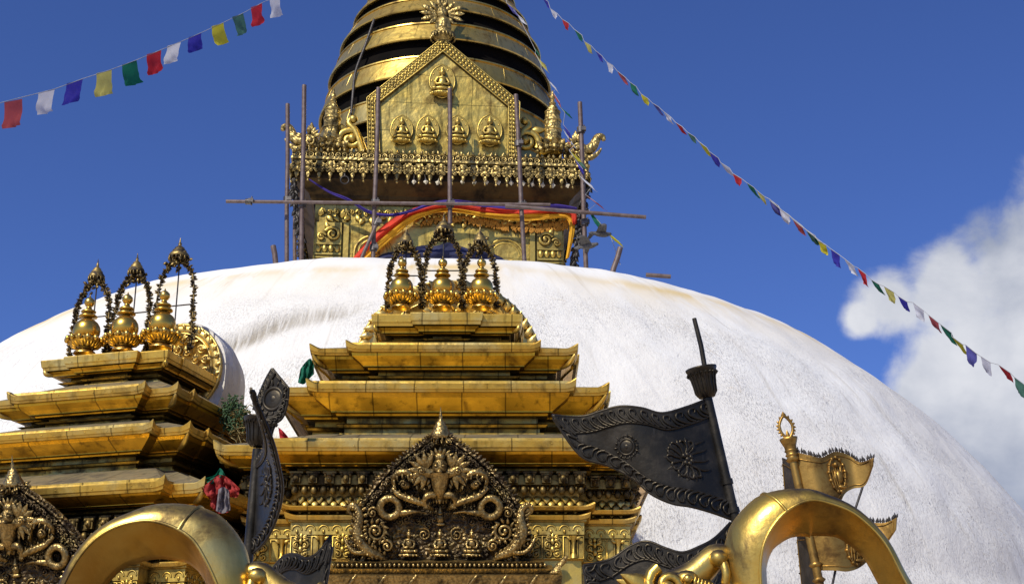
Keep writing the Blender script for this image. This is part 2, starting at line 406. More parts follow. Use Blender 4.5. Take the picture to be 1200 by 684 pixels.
# ------------------------------------------------------------------ the white dome
DC = V((-1.70, 28.8, 0)); DA, DCZ, DH, DN = 12.4, 1.0, 9.9, 2.4
DK = [0.0, 3.0, 5.0, 6.5, 8.0, 9.2, 10.2, 11.0, 11.6, 12.0, 12.3, 12.4]
DZ = [10.9, 10.784, 10.273, 9.787, 9.294, 8.365, 7.444, 6.395, 5.482, 4.446, 2.909, 1.0]
def dome_z(r):
    n = len(DK); k = max(0, min(n-2, sum(1 for x in DK[1:-1] if x <= r))); h = DK[k+1]-DK[k]; t = (r-DK[k])/h
    def sl(i):
        if i == 0: return (DZ[1]-DZ[0])/(DK[1]-DK[0])
        if i == n-1: return (DZ[-1]-DZ[-2])/(DK[-1]-DK[-2])
        a, b = DK[i]-DK[i-1], DK[i+1]-DK[i]; return (a*(DZ[i+1]-DZ[i])/b+b*(DZ[i]-DZ[i-1])/a)/(a+b)
    return (2*t**3-3*t*t+1)*DZ[k]+(t**3-2*t*t+t)*h*sl(k)+(-2*t**3+3*t*t)*DZ[k+1]+(t**3-t*t)*h*sl(k+1)
_tab = []; _L = 0
for q in range(4001):
    r_ = 12.4*(1-(1-q/4000)**2); z_ = dome_z(r_)
    if _tab: _L += math.hypot(r_-_tab[-1][0], z_-_tab[-1][1])
    _tab.append((r_, z_, _L))
def dome_rz(f):                       # f = 0 at the foot, 1 at the crown, even steps along the profile
    want = (1-f)*_L; lo, hi = 0, 4000
    while hi-lo > 1:
        m = (lo+hi)//2
        if _tab[m][2] < want: lo = m
        else: hi = m
    r_, z_, _ = _tab[hi]; a = _tab[max(hi-4, 0)]; b = _tab[min(hi+4, 4000)]
    return r_, z_, math.atan2(b[0]-a[0], max(1e-6, a[1]-b[1]))
def to_px(p):
    x, y, z = p[0], p[1], p[2]-EYE
    zc = y*cos(PITCH)+z*sin(PITCH); yc = -y*sin(PITCH)+z*cos(PITCH)
    return 600+F*x/zc, 342-F*yc/zc
ridge = [at(u, v, 19.0) for u, v in ((150, 470), (215, 432), (262, 402), (312, 380), (352, 368), (392, 362), (432, 352))]
RPX = [to_px(p) for p in ridge]
def ridge_d(u, v):
    best = 1e9; sg = 0
    for (x0, y0), (x1, y1) in zip(RPX, RPX[1:]):
        dx, dy = x1-x0, y1-y0; t = max(0, min(1, ((u-x0)*dx+(v-y0)*dy)/(dx*dx+dy*dy)))
        ex, ey = u-x0-dx*t, v-y0-dy*t; d = math.hypot(ex, ey)
        if d < best: best = d; sg = 1 if ey > 0 else -1
    return best*sg
g = MB(); NTH, NT_ = 560, 190; P = []; uvs = []; stain = []; grime = []; rough = []
arc = 0; pr = None
for i in range(NT_+1):
    r, z, t = dome_rz(min(.9985, i/NT_))
    if pr: arc += math.hypot(r-pr[0], z-pr[1])
    pr = (r, z); row = []
    for j in range(NTH):
        a = TAU*j/NTH; q = V((r*sin(a), -r*cos(a), z))
        nn = V((sin(a)*cos(t), -cos(a)*cos(t), sin(t)))
        h = .03*mnoise.noise(q*.5)+.03*mnoise.noise(q*1.1+V((5, 3, 1)))+.02*mnoise.noise(q*2.6)
        wq = q+DC; gm = 0
        if wq.y < DC.y-2 and r > 1:
            u, v = to_px(wq); d = ridge_d(u, v)
            if abs(d) < 60 and u < 440:
                fade = max(0, min(1, (440-u)/90))
                h += fade*(.07*math.exp(-((d+7)/9)**2)-.07*math.exp(-((d-8)/10)**2))
                gm = min(1, (math.exp(-((d-5)/6.5)**2)+(.22 if d > 5 else 0)*math.exp(-d/55))*min(1, fade*1.6))*(.75+.5*mnoise.noise(q*2))
        row.append(q+nn*h); uvs.append((a*11.0, arc))
        zs = z+.12*mnoise.noise(V((a*3, 0, 7))); lower = max(0, min(1, (9.12-zs)/.06))
        stain.append(max(0, min(1, max(math.exp(-((zs-8.98)/.13)**2), .85*math.exp(-(9.0-zs)/.38) if zs < 9 else 0)))*max(0, min(1, .62+1.1*mnoise.noise(V((a*4, .3, 3)))))); grime.append(max(0, gm))
        rough.append(max(0, min(1, (8.75+.3*mnoise.noise(q*.8)-z)/.9)))
    P.append(row)
g.grid(P, cv=True)
g.lathe([(DA+.5, 0), (DA+.5, .55), (DA+.25, .6), (DA+.25, 1.0), (DA-.1, 1.02)], seg=160, smooth=False)
nd = len(uvs)
dome = g.build('stupa_dome', M['whitewash'], loc=DC)
tag(dome, 'huge whitewashed rounded dome with yellow stains along its top', 'dome')
me = dome.data
uvl = me.uv_layers.new(name='UVMap')
for p in me.polygons:
    q = [uvs[me.loops[l].vertex_index] if me.loops[l].vertex_index < nd else (0, 0) for l in p.loop_indices]
    mx = max(x for x, _ in q)
    for l, (x, y) in zip(p.loop_indices, q):
        if mx-x > 30: x += TAU*11
        uvl.data[l].uv = (x, y)
for nm, arr in (('stain', stain), ('grime', grime), ('rough', rough)):
    at__ = me.attributes.new(nm, 'FLOAT', 'POINT'); at__.data.foreach_set('value', arr+[0.0]*(len(me.vertices)-nd))

# ------------------------------------------------------------------ ornaments shared by several things
def seated(mb, c, h, halo=True):                        # small seated figure facing -y, height h, seat centre c
    c = V(c)
    if halo:
        out = []
        for k in range(24):
            a = TAU*k/24; out.append((c.x+.40*h*cos(a)*(1 if sin(a) > -.3 else .9), c.z+.44*h+.56*h*sin(a)*(1.08 if abs(cos(a)) < .2 and sin(a) > 0 else 1)))
        mb.prism(out, c.y+.02*h, c.y+.10*h)
        mb.tube([(x, c.y+.03*h, z) for x, z in out+[out[0]]], .03*h, 5, False)
        for k in range(3, 24, 2):
            a = TAU*k/24-.3
            if sin(a) > -.5: mb.ell((c.x+.33*h*cos(a), c.y+.03*h, c.z+.44*h+.47*h*sin(a)), (.035*h, .03*h, .05*h), seg=5, rg=4)
    mb.ell(c+V((0, -.06*h, -.02*h)), (.36*h, .2*h, .08*h), seg=12)
    for k in range(7):
        a = PI+PI*k/6; mb.ell(c+V((.34*h*cos(a), -.06*h+.17*h*sin(a), -.04*h)), .05*h, seg=6, rg=4)
    mb.ell(c+V((0, -.08*h, .12*h)), (.31*h, .17*h, .085*h), seg=10)
    for s in (-1, 1):
        mb.ell(c+V((s*.24*h, -.1*h, .12*h)), (.1*h, .13*h, .075*h), seg=8)
        mb.tube([c+V((s*.14*h, -.05*h, .52*h)), c+V((s*.22*h, -.07*h, .36*h)), c+V((s*.16*h, -.17*h, .25*h)), c+V((s*.04*h, -.2*h, .27*h))], [.06*h, .055*h, .045*h, .04*h], 6)
    mb.ell(c+V((0, -.05*h, .36*h)), (.145*h, .1*h, .2*h), seg=8)
    mb.ell(c+V((0, -.05*h, .52*h)), (.17*h, .09*h, .07*h), seg=8)
    mb.ell(c+V((0, -.06*h, .59*h)), (.05*h, .05*h, .08*h), seg=6)
    mb.ell(c+V((0, -.07*h, .71*h)), (.095*h, .1*h, .115*h), seg=8)
    mb.ell(c+V((0, -.05*h, .79*h)), (.1*h, .1*h, .06*h), seg=8)
    mb.ell(c+V((0, -.05*h, .86*h)), (.05*h, .05*h, .06*h), seg=6)
    mb.ell(c+V((0, -.17*h, .70*h)), (.018*h, .02*h, .035*h), seg=5, rg=4)

def umbrella_top(mb, c, r, h, fr=True):                # tiered canopy with hanging drops and a spike
    c = V(c); mb.lathe([(r*1.0, 0), (r*1.05, .06*h), (r*.95, .16*h), (r*.72, .28*h), (r*.70, .34*h), (r*.5, .42*h), (r*.48, .48*h), (r*.25, .56*h), (r*.14, .62*h), (r*.2, .68*h), (r*.1, .76*h), (.02*r, h)], c, 14)
    mb.lathe([(r*.93, .02*h), (.02*r, .14*h)], c, 14)
    if fr:
        for k in range(14):
            a = TAU*k/14; mb.ell(c+V((r*.98*cos(a), r*.98*sin(a), -.07*h)), (r*.1, r*.1, .11*h), seg=5, rg=4)

# ------------------------------------------------------------------ lotus finials and garland arches (first of each kind, then copied)
def make_lotus(parent):
    t = bpy.data.objects.new('lotus_finial', None); COL.objects.link(t); t.parent = parent
    b = MB(); b.lathe([(.11, 0), (.105, .02), (.075, .045), (.06, .06), (.07, .07), (.11, .085), (.155, .115), (.175, .15), (.165, .165), (.10, .16), (.05, .17)], seg=28)
    for k in range(14):
        a = TAU*k/14; d = V((cos(a)*.85, sin(a)*.85, .75)); b.leaf((.085*cos(a), .085*sin(a), .066), d, .105, .034, .45, 8)
    for k in range(14):
        a = TAU*(k+.5)/14; d = V((cos(a)*.85, sin(a)*.85, .8)); b.leaf((.10*cos(a), .10*sin(a), .08), d, .10, .03, .4, 8)
    for k in range(14):
        a = TAU*k/14; b.ell((.180*cos(a), .180*sin(a), .146), (.028, .028, .034), seg=9, rg=6)
    b.v = [(x*.95, y*.95, z*.88) for x, y, z in b.v]
    b.build('lotus_bowl', M['lotus_gold'], t)
    b = MB(); b.lathe([(.05, .09), (.085, .13), (.110, .165), (.123, .205), (.125, .235), (.118, .272), (.098, .305), (.066, .332), (.036, .345)], seg=28)
    b.build('globe', M['lotus_gold'], t)
    b = MB(); b.lathe([(.036, .342), (.038, .356), (.084, .360), (.088, .370), (.078, .380), (.044, .386), (.042, .404), (.068, .408), (.070, .420), (.058, .430), (.030, .440), (.026, .458), (.020, .466), (.034, .474), (.050, .500), (.047, .530), (.028, .550), (.010, .562), (.003, .585)], seg=24)
    b.build('spike', M['lotus_gold'], t)
    return t
def make_arch(parent, h, wd, legs=(1, 1), seed=1, name='garland_arch', ub=.095):
    rnd = random.Random(seed); t = bpy.data.objects.new(name, None); COL.objects.link(t); t.parent = parent
    b = MB(); umbrella_top(b, (0, 0, h-.17), ub, .22)
    b.build('umbrella', M['garland_metal'], t)
    b = MB()
    for s, on in zip((-1, 1), legs):
        if not on: continue
        pts = spline([(s*.02, 0, h-.20), (s*.09, 0, h-.25), (s*wd*.84, 0, h-.40), (s*wd, -.01, h*.42), (s*wd*1.03, -.02, h*.2), (s*wd*1.06, -.03, .0)], 40)
        b.tube(pts, .012, 5)
        for i, p in enumerate(pts):
            for k in range(6):
                a = rnd.uniform(0, TAU); t_ = (pts[min(i+1, 40)]-pts[max(0, i-1)]).normalized()
                x = t_.cross(V((0, 1, 0))).normalized(); y = x.cross(t_)
                d = x*cos(a)+y*sin(a)+t_*rnd.uniform(-.5, .2)
                b.leaf(p+d*.004, d, rnd.uniform(.030, .050), rnd.uniform(.011, .017), .5, 4)
    for k in range(42):
        a = rnd.uniform(0, TAU); p = V((rnd.gauss(0, .05), rnd.gauss(0, .035), h-.22+rnd.gauss(0, .035)))
        b.leaf(p, (cos(a), rnd.uniform(-.6, .6), sin(a)), .05, .019, .5, 4)
    b.build('garland', M['garland_metal'], t)
    b = MB(); b.tube([(0, .02, -.05), (0, .02, h-.16)], .008, 5); b.tube([(-wd*.95, .02, h*.42), (wd*.95, .02, h*.42)], .008, 5)
    b.build('rod', M['rod'], t)
    return t

# ------------------------------------------------------------------ carved pediment over the niche
TOR = {}
def make_toran(parent, z0, loc):
    """plate coordinates: x in px-like units / 125, z above base; plate leans forward"""
    t = bpy.data.objects.new('carved_pediment', None); COL.objects.link(t); t.parent = parent; t.location = loc
    t.rotation_euler = (R(16), 0, 0)
    S = 1/125.0
    def q(u, v, y=0.0): return V(((u)*S, y, (650-v)*S*.99))
    half = [(97, 652), (96, 630), (93, 610), (88, 596), (78, 578), (66, 562), (52, 548), (38, 536), (26, 527), (14, 519), (8, 514)]
    out = [(u, v) for u, v in half]+[(-u, v) for u, v in half[::-1]]
    pl = [((q(u, v)).x, (q(u, v)).z) for u, v in out]
    b = MB(); b.prism(pl, -.02, .07)
    # ground pattern of little scrolls
    rnd = random.Random(4)
    for k in range(230):
        v = rnd.uniform(535, 640); hw = interp([514, 527, 548, 578, 610, 652], [8, 26, 52, 78, 93, 97], v)-14
        if hw < 4: continue
        u = rnd.uniform(-hw, hw)
        if v > 612 and abs(u) < 52: continue
        b.spiral(q(u, v, -.024), rnd.uniform(.026, .05), 1.4, .010, rnd.choice((-1, 1)), rnd.uniform(0, 6), .01, 5)
    b.build('back_plate', M['bronze'], t)
    b = MB(); edge = [q(u, v, -.03) for u, v in half]
    for s in (-1, 1):
        e = [V((s*p.x, p.y, p.z)) for p in edge]
        e2 = [V((s*(p.x-.055*(p.x > .1)), p.y-.01, p.z-.06)) for p in edge[1:]]
        b.tube(spline(e, 40), .020, 6); b.tube(spline(e2, 40), .009, 5)
        sp = spline(e, 34)
        for i, p in enumerate(sp[1:-1]):
            inn = V((-s*.055, -.02, -.045))
            b.spiral(p+inn*.75, .030, 1.3, .009, s*(-1 if i % 2 else 1), i*1.1, .015, 5)
            b.leaf(p+V((0, -.01, 0)), (s*.7, -.25, .6), .055, .02, .5, 5)
    b.build('scroll_border', M['bronze'], t)
    # garuda at the top
    b = MB(); c = q(0, 548, -.09)
    b.ell(c, (.075, .07, .085), seg=12, rg=8); b.ell(c+V((0, -.06, -.03)), (.03, .045, .028), seg=8)           # face, beak
    for s in (-1, 1):
        b.ell(c+V((s*.032, -.055, .02)), (.02, .018, .016)); b.tube([c+V((s*.055, -.03, .035)), c+V((s*.02, -.065, .045))], .011, 5)
        b.ell(c+V((s*.08, -.0, -.005)), (.02, .025, .04))
    for k in range(9):
        a = PI*(k+.5)/9; b.leaf(c+V((.075*cos(a), .0, .06+.05*sin(a))), (cos(a), -.15, sin(a)+.2), .07, .022, .6)
    b.ell(c+V((0, .01, .085)), (.06, .05, .05))
    body = [c+V((0, .0, -.06)), q(0, 562, -.10), q(0, 574, -.11), q(0, 586, -.06)]
    b.tube(spline(body, 12), [lerp(.105, .022, (i/12)**1.2) for i in range(13)], 10)
    for r_ in range(5):
        for k in range(-2, 3): b.leaf(q(k*(6-r_*.8), 560+r_*5, -.155+.008*abs(k)*3+.012*r_), (k*.12, -.12, -1), .062, .022, .5, 6)
    for s in (-1, 1):
        b.tube(spline([c+V((s*.05, .01, -.05)), q(s*15, 553, -.10), q(s*21, 548, -.09)], 10), [lerp(.055, .04, i/10) for i in range(11)], 8)
        for r_ in range(3):
            for k in range(8):
                an = lerp(1.9, -1.35, k/7); L = .145-.03*r_; b.leaf(q(s*(15+3*cos(an)), 551-3*sin(an), -.10+.012*r_-.02), (s*cos(an)*.9, -.06, sin(an)*.9), L, .036, .35, 6)
        b.spiral(q(s*20, 551, -.16), .036, 1.4, .012, s, 0, .01, 6)
        b.tube(spline([q(s*6, 578, -.11), q(s*13, 578, -.14), q(s*17, 584, -.13), q(s*15, 590, -.12)], 8), [.034, .034, .032, .03, .026, .022, .02, .018, .014], 7)
        for k in (-1, 0, 1): b.leaf(q(s*15, 588, -.12), (s*.5*k+.2*s, -.3, -1), .045, .012, .7, 5)
    b.build('garuda_figure', M['bronze_figure'], t)
    # gaping makara heads and coiled tails either side
    for s in (-1, 1):
        b = MB()
        lo = spline([q(s*9, 594, -.05), q(s*16, 588, -.11), q(s*30, 583, -.12), q(s*44, 578, -.10), q(s*52, 570, -.08)], 16)
        b.tube(lo, [.018+.014*sin(PI*i/16) for i in range(17)], 7)
        up = spline([q(s*22, 574, -.06), q(s*28, 560, -.11), q(s*36, 553, -.12), q(s*46, 554, -.11), q(s*51, 562, -.08), q(s*49, 571, -.06)], 16)
        b.tube(up, [.014+.016*sin(PI*i/16) for i in range(17)], 7)
        for i in range(2, 15, 2):
            b.leaf(up[i]+V((0, -.02, -.01)), (-s*.15, -.2, -1), .05, .011, .8, 5); b.leaf(lo[i]+V((0, -.02, .015)), (0, -.2, 1), .038, .010, .8, 5)
            b.leaf(up[i], (s*.2, -.3, 1), .045, .016, .6, 5)
        b.ell(q(s*38, 567, -.07), (.05, .04, .045)); b.ell(q(s*31, 556, -.14), .018); b.spiral(q(s*40, 566, -.11), .035, 1.3, .011, s, 0, .01, 5)
        b.build('makara_head', M['bronze_figure'], t)
        b = MB(); b.torus(q(s*55, 592, -.08), .083, .033, seg=26, ss=10)
        tl = spline([q(s*44, 598, -.07), q(s*36, 597, -.09), q(s*26, 596, -.08), q(s*15, 598, -.05)], 12)
        b.tube(tl, [lerp(.034, .008, i/12) for i in range(13)], 8)
        b.build('coiled_tail', M['bronze_figure'], t)
        # makara at the foot, trunk curling up
        b = MB(); f = lambda u, v, y=-.06: q(s*u, v, y)
        spn = spline([f(58, 652), f(66, 645, -.1), f(76, 640, -.12), f(86, 630, -.12), f(90, 617, -.11), f(88, 604, -.1), f(90, 593, -.09), f(97, 589, -.09), f(100, 595, -.09), f(96, 600, -.09)], 40)
        rad_ = [interp([0, .15, .35, .5, .65, .8, 1], [.022, .042, .052, .044, .032, .024, .012], i/40) for i in range(41)]
        b.tube(spn, rad_, 9)
        for i in range(3, 34, 2):
            t_ = (spn[i+1]-spn[i-1]).normalized(); n_ = V((t_.z, 0, -t_.x)); b.leaf(spn[i]+n_*rad_[i]*.8, n_+t_*.6+V((0, -.15, 0)), .055, .018, .5, 5)
            b.ell(spn[i]-n_*rad_[i]*.55+V((0, -rad_[i]*.75, 0)), (.014, .012, .014), seg=6, rg=4)
            if i < 24: b.leaf(spn[i]-n_*rad_[i]*.7, t_*.8-n_*.6+V((0, -.2, 0)), .05, .018, .5, 5)
        b.tube(spline([f(80, 640, -.14), f(92, 640, -.15), f(100, 632, -.14), f(104, 624, -.12)], 10), [lerp(.026, .008, i/10) for i in range(11)], 7)
        for k in range(4): b.leaf(f(88+4*k, 637-2.5*k, -.15), (0, -.2, 1), .03, .009, .8, 5)
        b.spiral(f(70, 618, -.07), .085, 1.7, .020, s, 2.2, .03, 7); b.spiral(f(58, 634, -.07), .055, 1.5, .016, s, .5, .02, 6); b.spiral(f(74, 598, -.05), .05, 1.5, .014, -s, .5, .02, 6)
        for k in range(12): a_ = TAU*k/12; b.leaf(f(70+9*cos(a_), 618-9*sin(a_), -.08), (s*cos(a_+.6), -.2, sin(a_+.6)), .055, .018, .5, 5)
        b.ell(f(86, 628, -.17), .018); b.ell(f(84, 622, -.16), (.03, .02, .014)); b.tube([f(62, 650), f(54, 655, -.1)], .024, 7); b.tube([f(80, 642), f(86, 654, -.1)], .026, 7)
        b.build('makara_figure', M['bronze_figure'], t)
    for u in (-34, 0, 35):
        b = MB(); seated(b, q(u, 643, -.055), .235, False); b.build('seated_figure', M['bronze_figure'], t)
    b = MB(); c = q(0, 605, -.03); b.ell(c, (.035, .03, .045)); b.ell(c+V((0, 0, .05)), (.03, .025, .02)); b.lathe([(.03, 0), (.012, .05), (.002, .07)], c+V((0, 0, .05)), 8); b.ell(c+V((0, 0, -.045)), (.05, .03, .02))
    for s in (-1, 1): b.ell(c+V((s*.013, -.025, .008)), .008, seg=5, rg=4); b.spiral(q(s*18, 622, -.02), .06, 1.6, .011, s, 1, .01, 5)
    b.build('crowned_mask', M['bronze_figure'], t)
    b = MB(); umbrella_top(b, q(0, 515, .0), .088, .27)
    for k in range(30): a = rnd.uniform(0, TAU); b.leaf(q(0, 517)+V((.09*cos(a), .09*sin(a), rnd.uniform(-.04, .03))), (cos(a), sin(a), rnd.uniform(-.6, .5)), .06, .02, .5, 5)
    b.build('finial_umbrella', M['bronze_figure'], t)
    # moulded base, tilted back to level
    b = MB()
    for (w0, z1, z0_, y) in ((.90, .0, -.055, -.13), (.97, -.055, -.10, -.19), (1.05, -.10, -.20, -.26), (.95, -.20, -.24, -.17)):
        b.loft([[(-w0, y, z0_), (w0, y, z0_), (w0, .05, z0_), (-w0, .05, z0_)], [(-w0-.015, y-.015, z1), (w0+.015, y-.015, z1), (w0+.015, .05, z1), (-w0-.015, .05, z1)]])
    for k in range(46):
        x = lerp(-.92, .92, k/45)
        b.ell((x, -.165, -.03), (.016, .02, .02), seg=6, rg=4); b.ell((x*1.0, -.20, -.215), (.015, .03, .018), seg=6, rg=4)
    for k in range(-3, 4):
        if k: b.tube(spline([(k*.26, -.275, -.2), (k*.26+.03, -.28, -.15), (k*.26+.07, -.27, -.1)], 6), .016, 5)
    for s in (-1, 1):
        for k in range(10): b.leaf((s*(.95+.012*k), -.2, -.1+.01*k), (s*.8, -.3, .2+.1*k), .1, .028, .5)
    b.build('base_moulding', M['bronze_figure'], t)
    return t

# ------------------------------------------------------------------ shrines
def plan(a, wp, e, z, lift=0.0, n=7):
    d = e*.22
    c = [(-a, -a), (-wp, -a), (-wp, -a-e), (wp, -a-e), (wp, -a), (a, -a), (a, -wp), (a+d, -wp), (a+d, wp), (a, wp), (a, a), (wp, a), (wp, a+e), (-wp, a+e), (-wp, a), (-a, a), (-a, wp), (-a-d, wp), (-a-d, -wp), (-a, -wp)]
    conv = [1, 0, 1, 1, 0, 1, 0, 1, 1, 0, 1, 0, 1, 1, 0, 1, 0, 1, 1, 0]
    out = []
    for i in range(20):
        x0, y0 = c[i]; x1, y1 = c[(i+1) % 20]; L = math.hypot(x1-x0, y1-y0)
        ts = [0, .025/L, .05/L, .075/L, .10/L, 1-.10/L, 1-.075/L, 1-.05/L, 1-.025/L] if L > .4 else [k/9 for k in range(9)]
        for t in ts:
            wgt = 0
            if lift:
                for cv_, dd_ in ((conv[i], t*L), (conv[(i+1) % 20], (1-t)*L)):
                    if cv_: wgt = max(wgt, max(0, 1-dd_/.10)**1.6)
            out.append(V((x0+(x1-x0)*t, y0+(y1-y0)*t, z+lift*wgt)))
    return out

def half_m(px, v, Y):
    d = ray(600, v); return px/F*(Y/d.y)

def make_shrine(name, label, loc, yaw, T, zoff_wall, wall, tor_loc, lotus, disc, cu):
    root = thing(name, label, 'shrine', loc, yaw)
    for k, (a, wp, e, zs, z0, z1, zb, ins) in enumerate(T):
        nxt = T[k-1] if k else None
        eave = bpy.data.objects.new('eave', None); COL.objects.link(eave); eave.parent = root
        # sloping metal soffit panels
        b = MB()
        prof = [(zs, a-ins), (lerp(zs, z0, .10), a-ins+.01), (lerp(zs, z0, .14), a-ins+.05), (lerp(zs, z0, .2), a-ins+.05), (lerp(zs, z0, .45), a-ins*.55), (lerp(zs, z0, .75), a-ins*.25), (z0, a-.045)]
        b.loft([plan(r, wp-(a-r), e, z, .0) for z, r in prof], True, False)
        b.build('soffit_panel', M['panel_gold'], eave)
        b = MB(); h = z1-z0; lf = .052 if h < .09 else .0
        prof = [(z0-.002, a-.06, 0), (z0-.004, a-.012, lf*.35), (z0+.25*h, a-.004, lf*.5), (z0+.3*h, a+.004, lf*.55), (z1-.1*h, a+.014, lf), (z1, a+.008, lf), (z1+.004, a-.02, lf*.8)]
        b.loft([plan(r, wp-(a-r), e, z, l_) for z, r, l_ in prof], True, True)
        rs = random.Random(k*7+3); fr_ = a+e+.012
        for wv2, yv2 in ((wp, -fr_), (a, -(a+.012))):
            x = -wv2+.08
            while x < wv2-.08:
                if wv2 == wp or abs(x) > wp+.05: b.ell((x, yv2, lerp(z0, z1, rs.uniform(.35, .65))), (.005, .004, .005), seg=6, rg=4)
                x += rs.uniform(.16, .42)
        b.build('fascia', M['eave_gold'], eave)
        if nxt:
            b = MB(); an = nxt[0]-nxt[7]-.06
            b.loft([plan(a-.025, wp-.025, e, z1+.006, .0), plan(an, min(an-.1, nxt[1]), nxt[2], nxt[6]+.02)], False, False)
            b.build('roof_slope', M['roof_gold'], eave)
        # neck below the eave: stacked mouldings
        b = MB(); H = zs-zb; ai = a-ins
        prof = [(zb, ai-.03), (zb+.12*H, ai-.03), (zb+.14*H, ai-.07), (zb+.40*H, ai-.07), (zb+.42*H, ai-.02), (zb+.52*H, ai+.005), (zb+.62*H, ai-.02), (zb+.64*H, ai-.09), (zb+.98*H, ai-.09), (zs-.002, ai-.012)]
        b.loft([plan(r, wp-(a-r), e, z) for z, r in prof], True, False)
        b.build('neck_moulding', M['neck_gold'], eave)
        # corner tongues hanging under the corners
        for sx in (-1, 1):
            b = MB()
            p0 = V((sx*(a-ins*.9), -a+ins*.9, zs+.03)); p1 = V((sx*(a-.02), -a+.02, z0+.01)); mid = lerp(p0, p1, .5)+V((sx*.025, -.025, -.02))
            b.tube(spline([p0, mid, p1], 12), [.006+.022*sin(PI*(.05+.9*i/12)) for i in range(13)], 8)
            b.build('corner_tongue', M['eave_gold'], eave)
    # walls below
    a, wp, e = wall; Z = zoff_wall
    seg = bpy.data.objects.new('wall', None); COL.objects.link(seg); seg.parent = root
    b = MB(); zt = T[-1][6]
    b.loft([plan(r, wp-(a-r), e, z) for z, r in ((0, a+.1), (.8, a+.1), (.82, a-.02), (Z(656), a-.02), (Z(655), a), (Z(627), a), (Z(626), a+.01), (Z(612), a+.01), (Z(611), a+.03), (Z(608), a+.03), (Z(607), a-.03), (Z(595), a-.03))], True, True)
    b.build('wall_plate', M['wall_gold'], seg)
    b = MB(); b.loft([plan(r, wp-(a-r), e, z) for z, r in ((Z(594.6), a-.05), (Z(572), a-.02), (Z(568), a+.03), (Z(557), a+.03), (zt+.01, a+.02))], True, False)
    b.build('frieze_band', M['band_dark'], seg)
    b = MB()
    for (v0, v1, o_) in ((604.5, 611, .07), (594.5, 600.5, .11)):
        b.loft([plan(r, wp-(a-r)+.0, e, z, l_) for z, r, l_ in ((Z(v1), a-.02, 0), (Z(v1)+.01, a+o_*.8, .02), (Z(v0)-.012, a+o_, .035), (Z(v0), a+o_-.01, .035), (Z(v0)+.015, a-.02, 0))], True, True)
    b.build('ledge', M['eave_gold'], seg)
    def along(v, off, n_, fn):          # repeat fn over the front and side wall faces
        r = a+off
        for (p, q_) in (((-r, -r), (-wp-off, -r)), ((-wp-off, -r-e), (wp+off, -r-e)), ((wp+off, -r), (r, -r)), ((r, -r), (r, -wp-off)), ((r+e*.22, -wp-off), (r+e*.22, wp+off)), ((-r, -wp-off), (-r, -r)), ((-r-e*.22, wp+off), (-r-e*.22, -wp-off))):
            L = math.hypot(q_[0]-p[0], q_[1]-p[1]); m = max(1, round(L/n_)); dx, dy = (q_[0]-p[0])/L, (q_[1]-p[1])/L
            rot = Matrix(((dx, -dy, 0), (dy, dx, 0), (0, 0, 1)))
            for k in range(m): fn(V((p[0]+dx*L*(k+.5)/m, p[1]+dy*L*(k+.5)/m, Z(v))), rot, L/m, k)
    b = MB()
    def head(p, rot, w_, k):
        j = .85+.3*abs(sin(k*2.7)); b.box(p, (w_*.52, .07, .085*j), rot); b.ell(p+rot@V((0, -.035, -.005)), (w_*.20, .03, .036*j), rot); b.ell(p+rot@V((0, -.06, -.012)), (.012, .016, .014), rot, 6, 4)
        for s_ in (-1, 1): b.ell(p+rot@V((s_*w_*.24, -.03, .03)), (.018, .018, .02), rot, 6, 4)
        b.box(p+rot@V((0, .0, .056)), (w_*.8, .05, .018), rot)
    along(562, .05, .15, head)
    b.build('head_row', M['old_gold'], seg); b = MB()
    def bead(p, rot, w_, k): b.ell(p, (w_*.36, .035, .04), rot, 8, 6); b.ell(p+rot@V((w_*.5, .01, .02)), (w_*.14, .03, .02), rot, 6, 4)
    along(575, .03, .088, bead)
    b.build('bead_row', M['old_gold'], seg)
    b = MB()
    def petal(p, rot, w_, k):
        for j, z_ in enumerate((.05, 0, -.05)): b.leaf(p+rot@V((w_*.5*(j % 2), -.0-.008*j, z_)), rot@V((0, -.35, -1)), .075, w_*.5, .4, 6)
    along(587, -.025, .085, petal)
    def wv(p, rot, w_, k):
        b.torus(p, w_*.36, .008, rot, 10, 5, (0, PI)); b.ell(p+rot@V((0, 0, -.012)), (.014, .014, .02), rot, 6, 4)
    along(621, .012, .12, wv)
    b.build('petal_row', M['wall_gold'], seg)
    # carved panels: vase with scrolls, slim columns, foliage knots
    b = MB()
    def carve(p, rot, w_, k):
        kind = k % 3; Mx = Matrix.Translation(p)@rot.to_4x4(); b.M = Mx; hh_ = Z(628)-Z(654)
        b.tube([(-w_*.48, 0, -hh_/2), (w_*.48, 0, -hh_/2), (w_*.48, 0, hh_/2), (-w_*.48, 0, hh_/2), (-w_*.48, 0, -hh_/2)], .008, 5)
        if kind == 1:
            b.lathe([(.035, -.1), (.03, -.07), (.016, -.05), (.014, .03), (.022, .06), (.035, .09), (.04, .1)], (0, -.01, 0), 10)
            for s in (-1, 1): b.tube([(s*.035, 0, -.1), (s*.035, 0, .1)], .007, 5); b.leaf((s*.02, -.02, .07), (s, -.2, .5), .05, .018, .5)
        else:
            for s in (-1, 1):
                for (zz, r_, f_) in ((-.06, .038, 1), (.02, .032, -1), (.085, .022, 1)): b.spiral((s*w_*.22, -.008, zz), r_, 1.4, .010, s*f_, 1.2, .012, 5)
                for j in range(3): b.leaf((s*.015, -.012, -.07+.06*j), (s, -.15, .6), .06, .018, .5, 5)
            b.ell((0, -.015, -.02), (.022, .02, .03)); b.ell((0, -.015, .05), (.018, .018, .03)); b.leaf((0, -.01, .075), (0, -.1, 1), .05, .02, .5)
        b.M = None
    along(641, .006, .19, carve)
    b.build('carved_relief', M['wall_gold'], seg)
    # pediment
    make_toran(root, 0, tor_loc)
